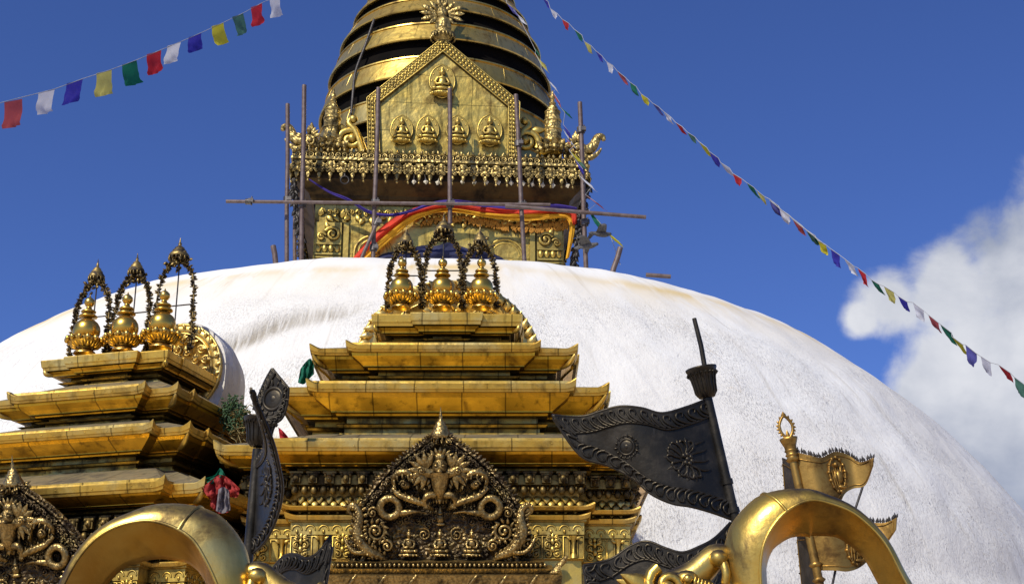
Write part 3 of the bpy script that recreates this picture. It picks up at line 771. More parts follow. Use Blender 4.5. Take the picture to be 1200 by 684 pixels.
    # round halo plate with beaded rim and scroll relief, on a plastered vault
    dx, dy, dz, dr, back = disc
    hp = bpy.data.objects.new('halo_plate', None); COL.objects.link(hp); hp.parent = root; hp.location = (dx, dy, dz)
    b = MB(); ry = Matrix.Rotation(R(90), 3, 'X')
    b.lathe([(0, .0), (dr*.78, .0), (dr*.80, .03), (dr*.93, .035), (dr, .02), (dr, -.06)], (0, 0, 0), 48, ry)
    rn = random.Random(3)
    for rr_, cnt, th in ((.66, 16, .012), (.42, 10, .013), (.2, 5, .013)):
        for k in range(cnt):
            a_ = TAU*k/cnt+rr_; p = V((dr*rr_*cos(a_), -.015, dr*rr_*sin(a_)))
            b.spiral(p, dr*.105, 1.4, th, 1 if k % 2 else -1, a_, .02, 6)
            for j in range(3):
                a2 = a_+rn.uniform(-1, 1); b.leaf(p+V((0, -.02, 0)), (cos(a2), -.2, sin(a2)), dr*.15, dr*.045, .6)
            b.ell(p+V((0, -.01, 0)), dr*.03)
    b.build('scroll_plate', M['halo_gold'], hp)
    b = MB(); cnt = int(dr*62)
    for k in range(cnt):
        a_ = TAU*k/cnt; b.leaf((dr*.90*cos(a_), -.035, dr*.90*sin(a_)), (cos(a_+.7), -.2, sin(a_+.7)), dr*.15, dr*.05, .7)
    b.torus((0, -.03, 0), dr*.80, .012, seg=48, ss=6); b.torus((0, -.02, 0), dr*1.0, .016, seg=48, ss=6)
    b.build('beaded_rim', M['halo_gold'], hp)
    b = MB(); vr = dr*(1.08 if dr < .7 else .92); P_ = []
    for yb, kx, sh in ((.03, 1, 0), (.05, 1.01, 0), (.4, 1.0, -.02), (.8, .94, -.12), (back, .6, -.75)):
        P_.append([V((dx+sh+vr*kx*cos(a_)*(1+.02*mnoise.noise(V((a_*2, yb, 1)))), dy+yb, dz+vr*kx*sin(a_)-(.25*dr if sin(a_) < 0 else 0)*1)) for a_ in [TAU*k/48 for k in range(48)]])
    b.loft(P_, True, True, True)
    b.build('plaster_vault', M['plaster'], root)
    # lotus finials and garland arches
    first = None; fa = None
    for (x, y, z, s) in lotus['finials']:
        if first is None: first = make_lotus(root); first.location = (x, y, z); first.scale = (s, s, s)
        else: dup(first, root, (x, y, z), None, (s, s, s))
    for i, (x, y, z, h, wd, ub) in enumerate(lotus['arches']):
        q = make_arch(root, h, wd, (1, 1), i+3, ub=ub); q.location = (x, y, z)
    return root

# central shrine ------------------------------------------------------------
CY = 15.0; CX = at(517.5, 460, 13.4).x
def zat(u, v, Y): return at(u, v, Y).z
def tier_c(v_s, v_0, v_1, v_b, half, proj, e, ins):
    a = 1.0
    for _ in range(12): a = half_m(half, v_1, CY-a)
    Yf = CY-a-e
    return (a, half_m(proj, v_1, Yf), e, zat(517, v_s, Yf+ins), zat(517, v_0, Yf), zat(517, v_1, Yf), zat(517, v_b, Yf+ins), ins)
TC = [tier_c(391, 379, 366, 403, 87, 41, .06, .12),
      tier_c(433, 411, 404, 449, 156, 113, .12, .20),
      tier_c(487, 458, 449, 509, 195, 157, .14, .26),
      tier_c(546, 527, 516, 558, 262, 212, .18, .24)]
wa = 1.7
for _ in range(10): wa = half_m(222, 600, CY-wa)
we = .2; wpj = half_m(170, 600, CY-wa-we)
YW = CY-wa-we
ZW = lambda v: zat(517, v, YW)
ly0 = TC[0][0]
fin_y = -.36
fins = []; ar = []
for u, v in ((470, 361), (518, 361), (564, 361)):
    p = onplane(u, v, (CX, CY, 0), 0, fin_y); fins.append((p.x, p.y, p.z, 1.0))
for u, v, h, wd, ub in ((474, 362, .92, .175, .075), (518.5, 362, 1.06, .20, .105), (562, 362, .93, .175, .075)):
    p = onplane(u, v, (CX, CY, 0), 0, fin_y+.17); ar.append((p.x, p.y, p.z, h, wd, ub))
dp = onplane(525, 434, (CX, CY, 0), 0, .25); dr = half_m(110, 434, CY+.25)
tb = onplane(516, 655, (CX, CY, 0), 0, -(CY-12.83))
central = make_shrine('gilded_shrine', 'large gilded tiered shrine in front of the dome centre, three golden lotus finials on top', (CX, CY, 0), 0, TC, ZW, (wa, wpj, we), (tb.x, tb.y, tb.z), dict(finials=fins, arches=ar), (dp.x, .25, dp.z, dr, 2.6), None)

# shrine on the left, turned round the dome -----------------------------------
LYAW = R(-16)
Lp = at(145, 405, 14.2)                       # lotus row
LROOT_Y_OFF = .36
rot = Matrix.Rotation(LYAW, 3, 'Z')
LC = V((Lp.x, Lp.y, 0)) + rot@V((0, LROOT_Y_OFF, 0))
def lz(v, ly, u):
    return onplane(u, v, LC, LYAW, ly).z
def tier_l(v_s, v_0, v_1, v_b, u, a, wp, e, ins):
    return (a, wp, e, lz(v_s, -a-e+ins, u), lz(v_0, -a-e, u), lz(v_1, -a-e, u), lz(v_b, -a-e+ins, u), ins)
def lx(u, v, ly): return onplane(u, v, LC, LYAW, ly).x
TL = [tier_l(437, 426, 414, 449, 120, .70, .40, .06, .12),
      tier_l(486, 466, 458, 498, 91, 1.02, .74, .12, .20),
      tier_l(538, 514, 506, 556, 60, 1.38, 1.08, .14, .26),
      tier_l(600, 583, 572, 612, 40, 1.78, 1.48, .16, .24)]
lw = (1.5, 1.15, .18)
dzl = lz(572, -1.94, 40)-zat(517, 516, CY-TC[3][0]-TC[3][2])
ZL = lambda v: ZW(v)+dzl
fins = []; ar = []
for u, v in ((99, 415), (144, 412), (188, 408)):
    p = onplane(u, v, LC, LYAW, -.36); fins.append((p.x, p.y, p.z, 1.1))
for u, v, h, wd, ub in ((104, 417, 1.03, .20, .085), (151, 414, 1.06, .205, .085), (201, 412, 1.20, .215, .105)):
    p = onplane(u, v, LC, LYAW, -.16); ar.append((p.x, p.y, p.z, h, wd, ub))
dpl = onplane(209, 434, LC, LYAW, .35)
tl_ = onplane(24, 716, LC, LYAW, -1.90)
left = make_shrine('gilded_shrine', 'smaller gilded tiered shrine at the left edge, turned aside, three lotus finials on top', LC, LYAW, TL, ZL, lw, tuple(tl_), dict(finials=fins, arches=ar), (dpl.x, .35, dpl.z, .50, 2.4), None)

# ------------------------------------------------------------------ tower on the dome
TY = 28.8; TX = at(513, 250, TY).x; TYAW = R(4.2); TL0 = V((TX, TY, 0))
def tp(u, v, ly): return onplane(u, v, TL0, TYAW, ly)
tower = thing('stupa_tower', 'gilded square tower with ringed conical spire standing on the white dome', 'tower', TL0, TYAW)
WH = 2.43; CH = 2.88
zwt = tp(518, 240, -WH).z; zcb = tp(518, 213, -CH).z; zct = tp(518, 182, -CH).z; zfl = tp(518, 191, -CH).z
def sq(h, z): return [(-h, -h, z), (h, -h, z), (h, h, z), (-h, h, z)]
wallp = bpy.data.objects.new('wall', None); COL.objects.link(wallp); wallp.parent = tower
b = MB(); b.loft([sq(WH, 9.3), sq(WH, zwt)], True, True); b.build('wall_plate', M['tower_gold'], wallp)
b = MB(); zb = 10.9
for s in (-1, 1):
    x0 = s*(WH-.28)
    b.box((x0, -WH-.02, (zb+zwt-.45)/2), (.50, .05, zwt-.45-zb)); b.box((s*(WH-.62), -WH-.02, (zb+zwt-.45)/2), (.10, .06, zwt-.45-zb))
    for zz, kind in ((zwt-.70, 0), (zwt-1.0, 1), (zwt-1.28, 1), (zwt-.98+.12, 2), (zb+.1, 1)):
        if kind == 0:
            b.spiral((x0-s*.08, -WH-.06, zz), .15, 1.6, .04, s, .4, .03, 7); b.spiral((x0+s*.13, -WH-.06, zz-.06), .09, 1.3, .03, -s, .4, .03, 6)
            b.leaf((x0, -WH-.06, zz+.1), (s*.4, 0, 1), .16, .06, .5)
        elif kind == 1:
            for k in range(4): b.ell((x0-.18+.12*k, -WH-.05, zz), (.055, .05, .085), seg=8)
            b.box((x0, -WH-.04, zz-.11), (.50, .08, .04)); b.box((x0, -WH-.04, zz+.1), (.50, .07, .03))
    # arched panel beside the pilaster
    xa = s*(WH-1.15); b.torus((xa, -WH+.005, zwt-1.05), .36, .03, seg=20, ss=6, arc=(0, PI)); b.torus((xa, -WH+.005, zwt-1.05), .28, .018, seg=20, ss=6, arc=(0, PI))
    for s2 in (-1, 1): b.tube([(xa+s2*.36, -WH+.005, zwt-1.05), (xa+s2*.36, -WH+.005, zb)], .03, 6)
    for k in range(4): b.leaf((xa, -WH-.02, zwt-1.25-.1*k), (s*.6, -.1, 1 if k % 2 else .5), .22, .07, .4); b.leaf((xa, -WH-.02, zwt-1.25-.1*k), (-s*.6, -.1, .8), .2, .07, .4)
rn = random.Random(11)
for k in range(34):
    x = lerp(-WH+.1, WH-.1, k/33); z = zwt-.30+.05*rn.uniform(-1, 1)
    b.leaf((x, -WH-.01, z), (rn.uniform(-1, 1), -.15, rn.uniform(-1, .6)), .17, .07, .4); b.spiral((x+.05, -WH-.02, z+.07), .06, 1.2, .02, rn.choice((-1, 1)), 0, .02, 5)
b.build('carved_relief', M['tower_relief'], wallp)
b = MB()
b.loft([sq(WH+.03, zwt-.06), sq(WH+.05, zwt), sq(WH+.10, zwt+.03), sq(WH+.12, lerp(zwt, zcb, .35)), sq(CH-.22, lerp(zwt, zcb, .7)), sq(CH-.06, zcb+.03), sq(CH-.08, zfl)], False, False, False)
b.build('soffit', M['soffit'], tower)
cor = bpy.data.objects.new('cornice', None); COL.objects.link(cor); cor.parent = tower
b = MB(); b.loft([sq(CH-.04, zfl-.03), sq(CH+.03, zfl), sq(CH+.03, zfl+.05), sq(CH-.02, zfl+.06), sq(CH-.02, zct-.03), sq(CH+.02, zct), sq(CH-.5, zct+.02)], True, True)
b.build('ledge', M['frieze_gold'], cor)
b = MB(); hz = zfl-zcb
def side(fn, n_):
    for q_ in range(4):
        rm = Matrix.Rotation(q_*PI/2, 4, 'Z')
        for k in range(n_): b.M = rm@Matrix.Translation((lerp(-CH+.1, CH-.1, k/(n_-1)), -CH, 0)); fn(k)
    b.M = None
def hang(k):
    b.box((0, .02, zfl-.06), (.13, .06, .06)); b.ell((0, -.02, zfl-.11), (.055, .045, .05)); b.ell((0, -.02, zfl-.20), (.07, .05, .055))
    for s in (-1, 1):
        b.ell((s*.075, -.01, zfl-.15), (.04, .035, .04)); b.spiral((s*.06, -.03, zfl-.24), .05, 1.2, .02, s, .5, .02, 5); b.leaf((s*.03, 0, zfl-.08), (s, -.1, -.3), .09, .035, .5)
    b.leaf((0, -.01, zfl-.24), (0, -.1, -1), .17, .05, .5); b.ell((0, -.01, zfl-.44), (.025, .025, .03), seg=6)
side(hang, 27)
b.build('hanging_frieze', M['frieze_gold'], cor)
b = MB()
def circ(k): b.torus((0, -.0, (zfl+zct)/2+.02), .045, .018, seg=10, ss=5); b.ell((0, -.0, (zfl+zct)/2+.02), .02, seg=6, rg=4)
side(circ, 44)
def crest(k): b.leaf((0, 0, zct), ((k % 2)*.5-.25, -.2, 1), .09, .035, .6)
side(crest, 50)
b.build('circle_moulding', M['frieze_gold'], cor)
# small diamond pendants under the frieze
proto = None
for u, v in ((485, 213), (499, 213), (513, 214), (542, 213.5), (556, 214), (570, 213.5), (584, 214), (599, 214.5), (613, 215), (624, 216), (636, 217), (648, 217.5), (665, 217.5)):
    p = tp(u, v, -CH+.04)
    if proto is None:
        b = MB(); b.loft([[(0, 0, .07)]*4, [(-.05, 0, 0), (0, -.025, 0), (.05, 0, 0), (0, .025, 0)], [(0, 0, -.06)]*4], False, False)
        b.tube([(0, 0, .06), (0, 0, .16)], .006, 4)
        proto = b.build('pendant', M['white_stone'], cor); proto.location = p
    else:
        d = proto.copy(); COL.objects.link(d); d.parent = cor; d.location = p; d.rotation_euler = (0, rn.uniform(-.3, .3), rn.uniform(-.5, .5))
# dark tassel fringe hanging along the corners of the soffit
b = MB()
for s in (-1, 1):
    for k in range(80):
        t = k/79; x = s*lerp(CH+.02, WH+.16, t**.7); z = lerp(zcb+.05, 11.0, t)
        for j in range(2): b.leaf((x+rn.uniform(-.05, .05), -lerp(CH, WH+.1, t)+.12+rn.uniform(-.05, .05), z), (rn.uniform(-1, 1), rn.uniform(-.5, .5), -1), .13, .04, .5, 4)
b.build('corner_chain', M['rod'], tower)

# front gable plate
ped = bpy.data.objects.new('gable_plate', None); COL.objects.link(ped); ped.parent = tower
PY_ = -2.80
pts = [tp(u, v, PY_) for u, v in ((432, 184), (608, 187), (609, 121), (519, 46), (430, 116))]
b = MB(); b.prism([(p.x, p.z) for p in pts], PY_, PY_+.10); b.build('field', M['tower_gold'], ped)
b = MB()
for (p0, p1) in ((pts[0], pts[4]), (pts[4], pts[3]), (pts[3], pts[2]), (pts[2], pts[1])):
    dv = (p1-p0); L = dv.length; dv.normalize(); inn = V((-dv.z, 0, dv.x))
    cen = (pts[0]+pts[1]+pts[3])/3
    if inn.dot(cen-p0) < 0: inn = -inn
    A = [p0, p1, p1+inn*.22, p0+inn*.22]
    fr = [V((q.x, PY_-.05, q.z)) for q in A]; bk = [V((q.x, PY_+.11, q.z)) for q in A]
    b.add(fr+bk, [(0, 1, 2, 3), (0, 4, 5, 1), (1, 5, 6, 2), (2, 6, 7, 3), (3, 7, 4, 0)], False)
    m = int(L/.085)
    for k in range(m):
        q = p0+dv*(L*(k+.5)/m)
        for o_, r_ in ((.04, .026), (.11, .036), (.18, .026)):
            b.ell(V((q.x, PY_-.055, q.z))+inn*o_, (r_, .03, r_), seg=6, rg=4)
    for o_ in (0, .075, .15, .22): b.tube([V((p0.x, PY_-.05, p0.z))+inn*o_, V((p1.x, PY_-.05, p1.z))+inn*o_], .014, 5)
b.build('beaded_border', M['tower_relief'], ped)
for u, v, hpx in ((518, 110, 34), (470.5, 165, 29), (501, 165, 29), (536, 165, 29), (574, 167, 32)):
    b = MB(); p = tp(u, v, PY_-.06); seated(b, p, hpx/54.0); b.build('seated_figure', M['tower_relief'], ped)
b = MB(); p = tp(519, 46, PY_+.05)
b.lathe([(.1, -.1), (.16, -.02), (.24, .06), (.25, .1), (.17, .12), (.15, .2), (.17, .24), (.16, .38), (.12, .46), (.06, .5), (.05, .56), (.09, .62), (.05, .7), (.02, .8)], p, 18)
for k in range(20): a_ = TAU*k/20; b.ell(p+V((.24*cos(a_), .24*sin(a_), .02)), (.03, .03, .05), seg=5, rg=4)
b.build('finial_cup', M['frieze_gold'], ped)
b = MB(); p = tp(518, 17, PY_+.05)
for k in range(14):
    a_ = TAU*k/14; rr_ = .42 if abs(sin(a_)) < .6 else .30
    for j, f_ in enumerate((.35, .7, 1.0)): b.leaf(p+V((rr_*f_*.62*cos(a_), -.02*j, rr_*f_*.62*sin(a_)*.8)), (cos(a_), -.1, sin(a_)*.8), .20, .062, .5)
b.ell(p+V((0, -.05, 0)), (.12, .1, .14)); b.torus(p, .15, .03, seg=16, ss=6)
b.tube([p, p+V((0, 0, 1.2))], .06, 8)
b.build('finial_flower', M['frieze_gold'], ped)

# corner ornaments on the cornice
def onc(name, mb, m=None): return mb.build(name, m or M['tower_relief'], tower)
for u, v in ((388, 172), (648, 174)):
    p = tp(u, v, -2.5); b = MB()
    b.bands([(.30, -.12), (.34, -.04), (.24, .02), (.22, .08), (.29, .12), (.31, .16), (.31, .20), (.275, .22), (.275, .36), (.30, .38), (.30, .41), (.27, .43), (.265, .56), (.29, .58), (.29, .61), (.255, .63), (.24, .76), (.26, .78), (.26, .80), (.20, .83), (.16, .90), (.10, .95), (.115, .99), (.07, 1.03), (.05, 1.06)], p, 24)
    b.lathe([(.05, 1.05), (.085, 1.10), (.075, 1.15), (.03, 1.20), (.045, 1.23), (.01, 1.29)], p, 14)
    b.v = [(p.x+(x-p.x)*.62, p.y+(y-p.y)*.62, z) for x, y, z in b.v]
    for k in range(12): a_ = TAU*k/12; b.leaf(p+V((.24*cos(a_), .24*sin(a_), -.05)), (cos(a_), sin(a_), .7), .2, .08, .5); b.ell(p+V((.3*cos(a_), .3*sin(a_), -.08)), .06, seg=6, rg=4)
    onc('corner_pinnacle', b, M['frieze_gold'])
for u, v, s in ((411, 162, -1), (617, 164, 1)):
    p = tp(u, v, -2.5); b = MB()
    b.spiral(p+V((0, 0, -.05)), .26, 1.5, .085, s, -.6, .04, 8)
    b.tube(spline([p+V((-s*.25, 0, -.3)), p+V((-s*.1, -.02, .12)), p+V((s*.05, -.02, .3)), p+V((s*.0, -.02, .42))], 14), [lerp(.1, .05, i/14) for i in range(15)], 8)
    b.ell(p+V((-s*.04, -.03, .40)), (.09, .08, .09)); b.leaf(p+V((s*.1, 0, .2)), (s*1, 0, .1), .3, .1, .5); b.leaf(p+V((s*.2, 0, -.25)), (s*1, 0, .1), .3, .1, .5)
    onc('scroll_ornament', b)
for u, v, s in ((357, 168, -1), (682, 178, 1)):
    p = tp(u, v, -2.6); b = MB()
    b.tube(spline([p+V((-s*.2, .1, -.2)), p+V((-s*.12, 0, .05)), p+V((s*.08, 0, .02)), p+V((s*.22, 0, .12)), p+V((s*.32, 0, .32)), p+V((s*.42, 0, .34)), p+V((s*.44, 0, .26))], 20), [.14]*6+[lerp(.13, .04, i/14) for i in range(15)], 8)
    b.tube(spline([p+V((-s*.02, -.05, -.1)), p+V((s*.15, -.07, -.16)), p+V((s*.3, -.06, -.06)), p+V((s*.38, -.05, .06))], 10), [lerp(.08, .02, i/10) for i in range(11)], 7)
    for k in range(10): a_ = rn.uniform(0, TAU); b.leaf(p+V((-s*.08+.1*cos(a_), -.08, .08+.1*sin(a_))), (cos(a_), -.3, sin(a_)), .16, .05, .5)
    b.spiral(p+V((-s*.1, -.1, 0)), .13, 1.4, .04, s, 0, .03, 6); b.lathe([(.09, 0), (.05, .1), (.06, .14), (.01, .26)], p+V((-s*.12, 0, .2)), 8)
    onc('dragon_ornament', b, M['frieze_gold'])
b = MB(); p = tp(404, 178, -2.7); b.tube([p, tp(404, 207, -2.92)], .02, 6); b.torus(tp(404, 211, -2.92), .08, .015, seg=14, ss=5)
b.build('iron_hook', M['rod'], tower)

# spire
SR = ([14.0, 14.6, 15.3, 16.0, 16.8, 17.6, 18.5, 19.5, 20.5, 21.5, 23], [2.69, 2.66, 2.58, 2.46, 2.26, 1.95, 1.52, 1.1, .75, .5, .3])
spire = bpy.data.objects.new('spire', None); COL.objects.link(spire); spire.parent = tower
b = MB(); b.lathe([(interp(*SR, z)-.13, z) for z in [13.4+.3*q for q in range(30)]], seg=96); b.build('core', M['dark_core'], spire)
bands = [(13.62, 14.0), (14.33, 14.84), (15.24, 15.74), (16.15, 16.62), (16.96, 17.37), (17.64, 18.02), (18.25, 18.56), (18.78, 19.04), (19.26, 19.49), (19.72, 19.93), (20.14, 20.33), (20.53, 20.71), (20.90, 21.06)]
for z0, z1 in bands:
    r0 = interp(*SR, z0)+.02; r1 = interp(*SR, z1)-.03
    b = MB(); b.bands([(r0-.05, z0), (r0, z0-.005), (r0+.012, z0+.02), (lerp(r0, r1, .5)+.002, (z0+z1)/2), (r1, z1-.035), (r1+.025, z1-.03), (r1+.02, z1), (r1-.05, z1+.008)], seg=128)
    # overlapping plate joints
    m = int(r0*7)
    for k in range(m):
        a_ = TAU*k/m+z0*3; b.tube([((r0-.004)*cos(a_), (r0-.004)*sin(a_), z0+.03), ((r1-.006)*cos(a_+.02), (r1-.006)*sin(a_+.02), z1-.03)], .012, 4)
    rg_ = b.build('ring', M['spire_gold'], spire)
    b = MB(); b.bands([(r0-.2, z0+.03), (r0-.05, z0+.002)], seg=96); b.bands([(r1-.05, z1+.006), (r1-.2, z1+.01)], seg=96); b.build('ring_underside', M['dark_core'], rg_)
b = MB(); b.lathe([(.5, 21.1), (1.1, 21.3), (1.15, 21.5), (.6, 21.8), (.35, 22.4), (.2, 23.2), (.02, 24)], seg=24); b.build('crown', M['spire_gold'], spire)
b = MB()
pp = []
for (u, v) in ((438, 20), (428, 52), (417, 82), (414, 108), (412, 135)):
    p = tp(u, v, 0); z = tp(u, v, -1.9).z; x = tp(u, v, -1.9).x; r = interp(*SR, z)+.04; pp.append((x, -math.sqrt(max(r*r-x*x, .01)), z))
b.tube(spline(pp, 20), .03, 6)
for p in spline(pp, 40): b.ell(p, (.035, .035, .05), seg=5, rg=4)
b.build('chain', M['rod'], tower)

# ------------------------------------------------------------------ cloth banner across the tower wall
ban = thing('cloth_banner', 'blue, red and yellow striped cloth swagged across the gilded tower wall', 'banner', TL0, TYAW)
def strip(name, m, top, bot, ly, n_=60, rip=.05, seed=0):
    T_ = spline([(u, v, 0) for u, v in top], n_); B_ = spline([(u, v, 0) for u, v in bot], n_); P = []
    for i in range(n_+1):
        row = []
        for j in range(9):
            t = j/8; u = lerp(T_[i].x, B_[i].x, t); v = lerp(T_[i].y, B_[i].y, t)
            yy_ = ly-.03*sin(PI*t)-rip*mnoise.noise(V((i*.10, t*2.6, seed)))-.6*rip*mnoise.noise(V((i*.05+t*2, t*5, seed+9)))
            row.append(tp(u, v, yy_))
        P.append(row)
    b = MB(); b.grid(P); return b.build(name, m, ban)
strip('red_stripe', M['band_red'], [(411, 305), (438, 274), (470, 250), (500, 240), (530, 238), (570, 243), (610, 245), (645, 243), (672, 246), (676, 262)],
      [(418, 306), (446, 280), (478, 255), (505, 246), (530, 244), (570, 249), (610, 252), (645, 250), (667, 251), (671, 264)], -WH-.19, 90, .085, 1)
strip('yellow_stripe', M['band_yellow'], [(417, 306), (445, 280), (477, 255), (504, 246), (530, 244), (570, 249), (610, 251), (645, 249), (668, 251), (674, 264), (667, 302)],
      [(430, 306), (455, 284), (482, 261), (507, 250.5), (530, 248.5), (570, 255), (610, 259), (645, 256.5), (662, 256), (667, 268), (663, 303)], -WH-.16, 90, .085, 2)
strip('blue_stripe', M['band_blue'], [(362, 209), (385, 223), (408, 232), (432, 246), (455, 250.5), (480, 246), (505, 237), (532, 234), (570, 238), (612, 241), (650, 239), (676, 243)],
      [(362, 211), (385, 226), (408, 235.5), (432, 250), (458, 254), (480, 249.5), (505, 241.5), (532, 239), (570, 243), (612, 246), (650, 244), (676, 247)], -CH+.02, 80, .05, 3)
b = MB(); rn = random.Random(5)
for k in range(360):
    t = rn.random()**.75; u = lerp(492, 666, t); vt = interp([486, 510, 540, 600, 640, 666], [262, 254, 252, 260, 261, 256], u); vb = vt+lerp(3, 9, min(1, max(0, (u-486)/120)))*rn.random()
    p = tp(u, vb, -WH-.05); b.leaf(p, (rn.uniform(-.4, .4), -.2, -1), .09, .03, .4, 4)
b.build('fringe', M['band_fringe'], ban)

# dark blue cloth lying where tower meets dome
b = MB(); P = []
for i in range(25):
    t = i/24; row = []
    for j in range(7):
        s_ = j/6; u = lerp(432, 592, t); hgt = 20*sin(PI*t)**.7*(1+.4*mnoise.noise(V((t*6, 0, 0)))); row.append(at(u+3*s_, 307-hgt*s_, 25.9+.15*mnoise.noise(V((t*8, s_*3, 2)))))
    P.append(row)
b.grid(P); o = b.build('dark_cloth', M['navy']); tag(o, 'dark navy cloth bunched at the foot of the tower behind the lotus finials', 'cloth')

# ------------------------------------------------------------------ scaffolding poles
PG = 'scaffolding poles around the tower'
def pole(u0, v0, u1, v1, Y0, Y1, r, label, clamps=()):
    p0 = at(u0, v0, Y0); p1 = at(u1, v1, Y1)
    t = thing('scaffold_pole', label, 'pole', p0, 0, PG)
    b = MB(); d = p1-p0; b.tube([V((0, 0, 0)), d*.33+V((.006, 0, 0)), d*.66-V((.006, 0, 0)), d], r, 8); b.build('tube', M['pole'], t)
    for c in clamps:
        b = MB(); q = d*c; dn = d.normalized()
        b.tube([q-dn*.06, q+dn*.06], r*1.7, 8); b.box(q+V((.05, -.05, 0)), (.09, .09, .07)); b.tube([q+V((.06, -.04, -.09)), q+V((.06, -.04, .09))], .014, 5)
        b.build('clamp', M['clamp'], t)
PYD = 25.35
pole(337, 122, 336, 312, 25.5, 25.5, .042, 'tall upright scaffold pole furthest left, beside the tower', (.6,))
pole(345.5, 205, 345.5, 312, 27.2, 27.2, .04, 'short upright scaffold pole between the two tall poles left of the tower')
pole(356.5, 100, 353, 315, PYD, PYD, .045, 'tall upright scaffold pole in front of the tower\'s left corner', (.66,))
pole(443.5, 103, 437, 312, PYD, PYD, .043, 'upright scaffold pole crossing the left border of the gable', (.655, .9))
pole(527, 104, 527.5, 262, PYD, PYD, .043, 'upright scaffold pole in the middle, ending below the top figure', (.86,))
pole(604.5, 111, 615, 315, PYD, PYD, .043, 'upright scaffold pole crossing the right border of the gable', (.29, .645))
pole(679.5, 120, 687, 318, PYD, PYD, .045, 'upright scaffold pole beside the tower\'s right corner', (.17, .72))
pole(265, 236, 645, 240, PYD-.09, PYD-.09, .036, 'long level scaffold pole tied across the tower front, jutting out left', (.07,))
pole(592, 241.5, 757, 254.5, PYD-.19, PYD-.19, .04, 'level scaffold pole jutting out to the right of the tower')
pole(444, 255, 420, 312, PYD-.1, PYD-.1, .035, 'short slanting scaffold brace over the left part of the banner', (.1,))
pole(320, 288, 325, 318, 24.6, 24.6, .05, 'stub of pole poking up left of the tower above the dome')
pole(727, 290, 716, 326, 24.6, 24.6, .05, 'leaning stub of pole poking up right of the tower above the dome')
pole(757, 322, 786, 324, 24.0, 24.0, .04, 'low stub of pole lying level on the dome rim at right')

# ------------------------------------------------------------------ prayer flags
def flag_sheet(p0, p1, h, drift, seed, taper=1.0, fold=0):
    """cloth hanging from p0-p1 (its hem on the cord)"""
    rnd = random.Random(seed); P = []; ax = (p1-p0); w_ = ax.length; nrm = V((ax.y, -ax.x, 0)).normalized()
    n_ = 8
    for i in range(n_+1):
        s_ = i/n_; row = []
        for j in range(n_+1):
            t = j/n_
            p = p0+ax*(.5+(s_-.5)*lerp(1, taper, t))+V(drift)*h*t*(1+.35*t)-V((0, 0, 1))*h*t*(1-.08*abs(s_-.5)*t)
            p += nrm*h*(.30*t*mnoise.noise(V((s_*1.6, t*1.3, seed*3.7)))+.22*t*t*mnoise.noise(V((s_*4+seed, t*3, 2))))
            if fold and t > .5 and s_ > .6: p += nrm*h*.25*(t-.5)*(s_-.6)*4-ax*.35*(s_-.6)*(t-.5)*2
            row.append(p)
        P.append(row)
    b = MB(); b.grid(P); return b
def flag_string(label, cord_pts, flags, r=.006):
    o0 = cord_pts[0]; t = thing('prayer_flag_string', label, 'prayer flags', o0)
    b = MB(); b.tube([p-o0 for p in cord_pts], r, 5); b.build('cord', M['cord'], t)
    for i, (p0, p1, h, dr_, c, tp_, fo) in enumerate(flags):
        flag_sheet(p0-o0, p1-o0, h, dr_, i+len(flags)*13, tp_, fo).build('flag', M['flag_'+c] if (i*7+len(flags)) % 3 else M['faded_'+c], t, label='small %s cotton prayer flag' % c)
# string 1, upper left
S1 = [('red', 5, 120, 26, 116, 36, .05, 0), ('white', 45, 109, 64, 105, 30, -.07, 0), ('blue', 78, 98, 97, 93, 30, -.12, 0), ('yellow', 113, 86, 131, 82, 33, -.05, 1), ('green', 143, 76, 160, 71, 30, .14, 0), ('red', 172, 64, 189, 59, 29, .03, 0),
      ('white', 196, 54, 212, 49.5, 26, -.12, 0), ('blue', 221, 44, 236, 39, 22, -.02, 0), ('yellow', 248, 31, 262, 27, 27, .2, 1), ('green', 272, 20, 285, 16, 27, .2, 0), ('red', 294, 9, 307, 4, 28, .05, 0), ('white', 316, 0, 328, -4, 26, .1, 1)]
Y1f = lambda u: 1/lerp(1/9.0, 1/28.0, (u-5)/508)
cp = [at(u, v, Y1f(u)) for u, v in ((-260, 205), (-120, 158), (-40, 132), (5, 119.5), (64, 104.5), (97, 92.5), (131, 81.5), (160, 70.5), (189, 58.5), (212, 49), (236, 38.5), (262, 26.5), (285, 15.5), (307, 3.5), (328, -5), (400, -40), (520, -110))]
fl = [(at(a, b_, Y1f(a)), at(c, d, Y1f(c)), h/F*Y1f(a)*1.0, (dr_, .15, 0), col, .95, fo) for col, a, b_, c, d, h, dr_, fo in S1]
flag_string('prayer flag string with the largest flags, sloping down to the upper left corner', cp, fl, .0028)
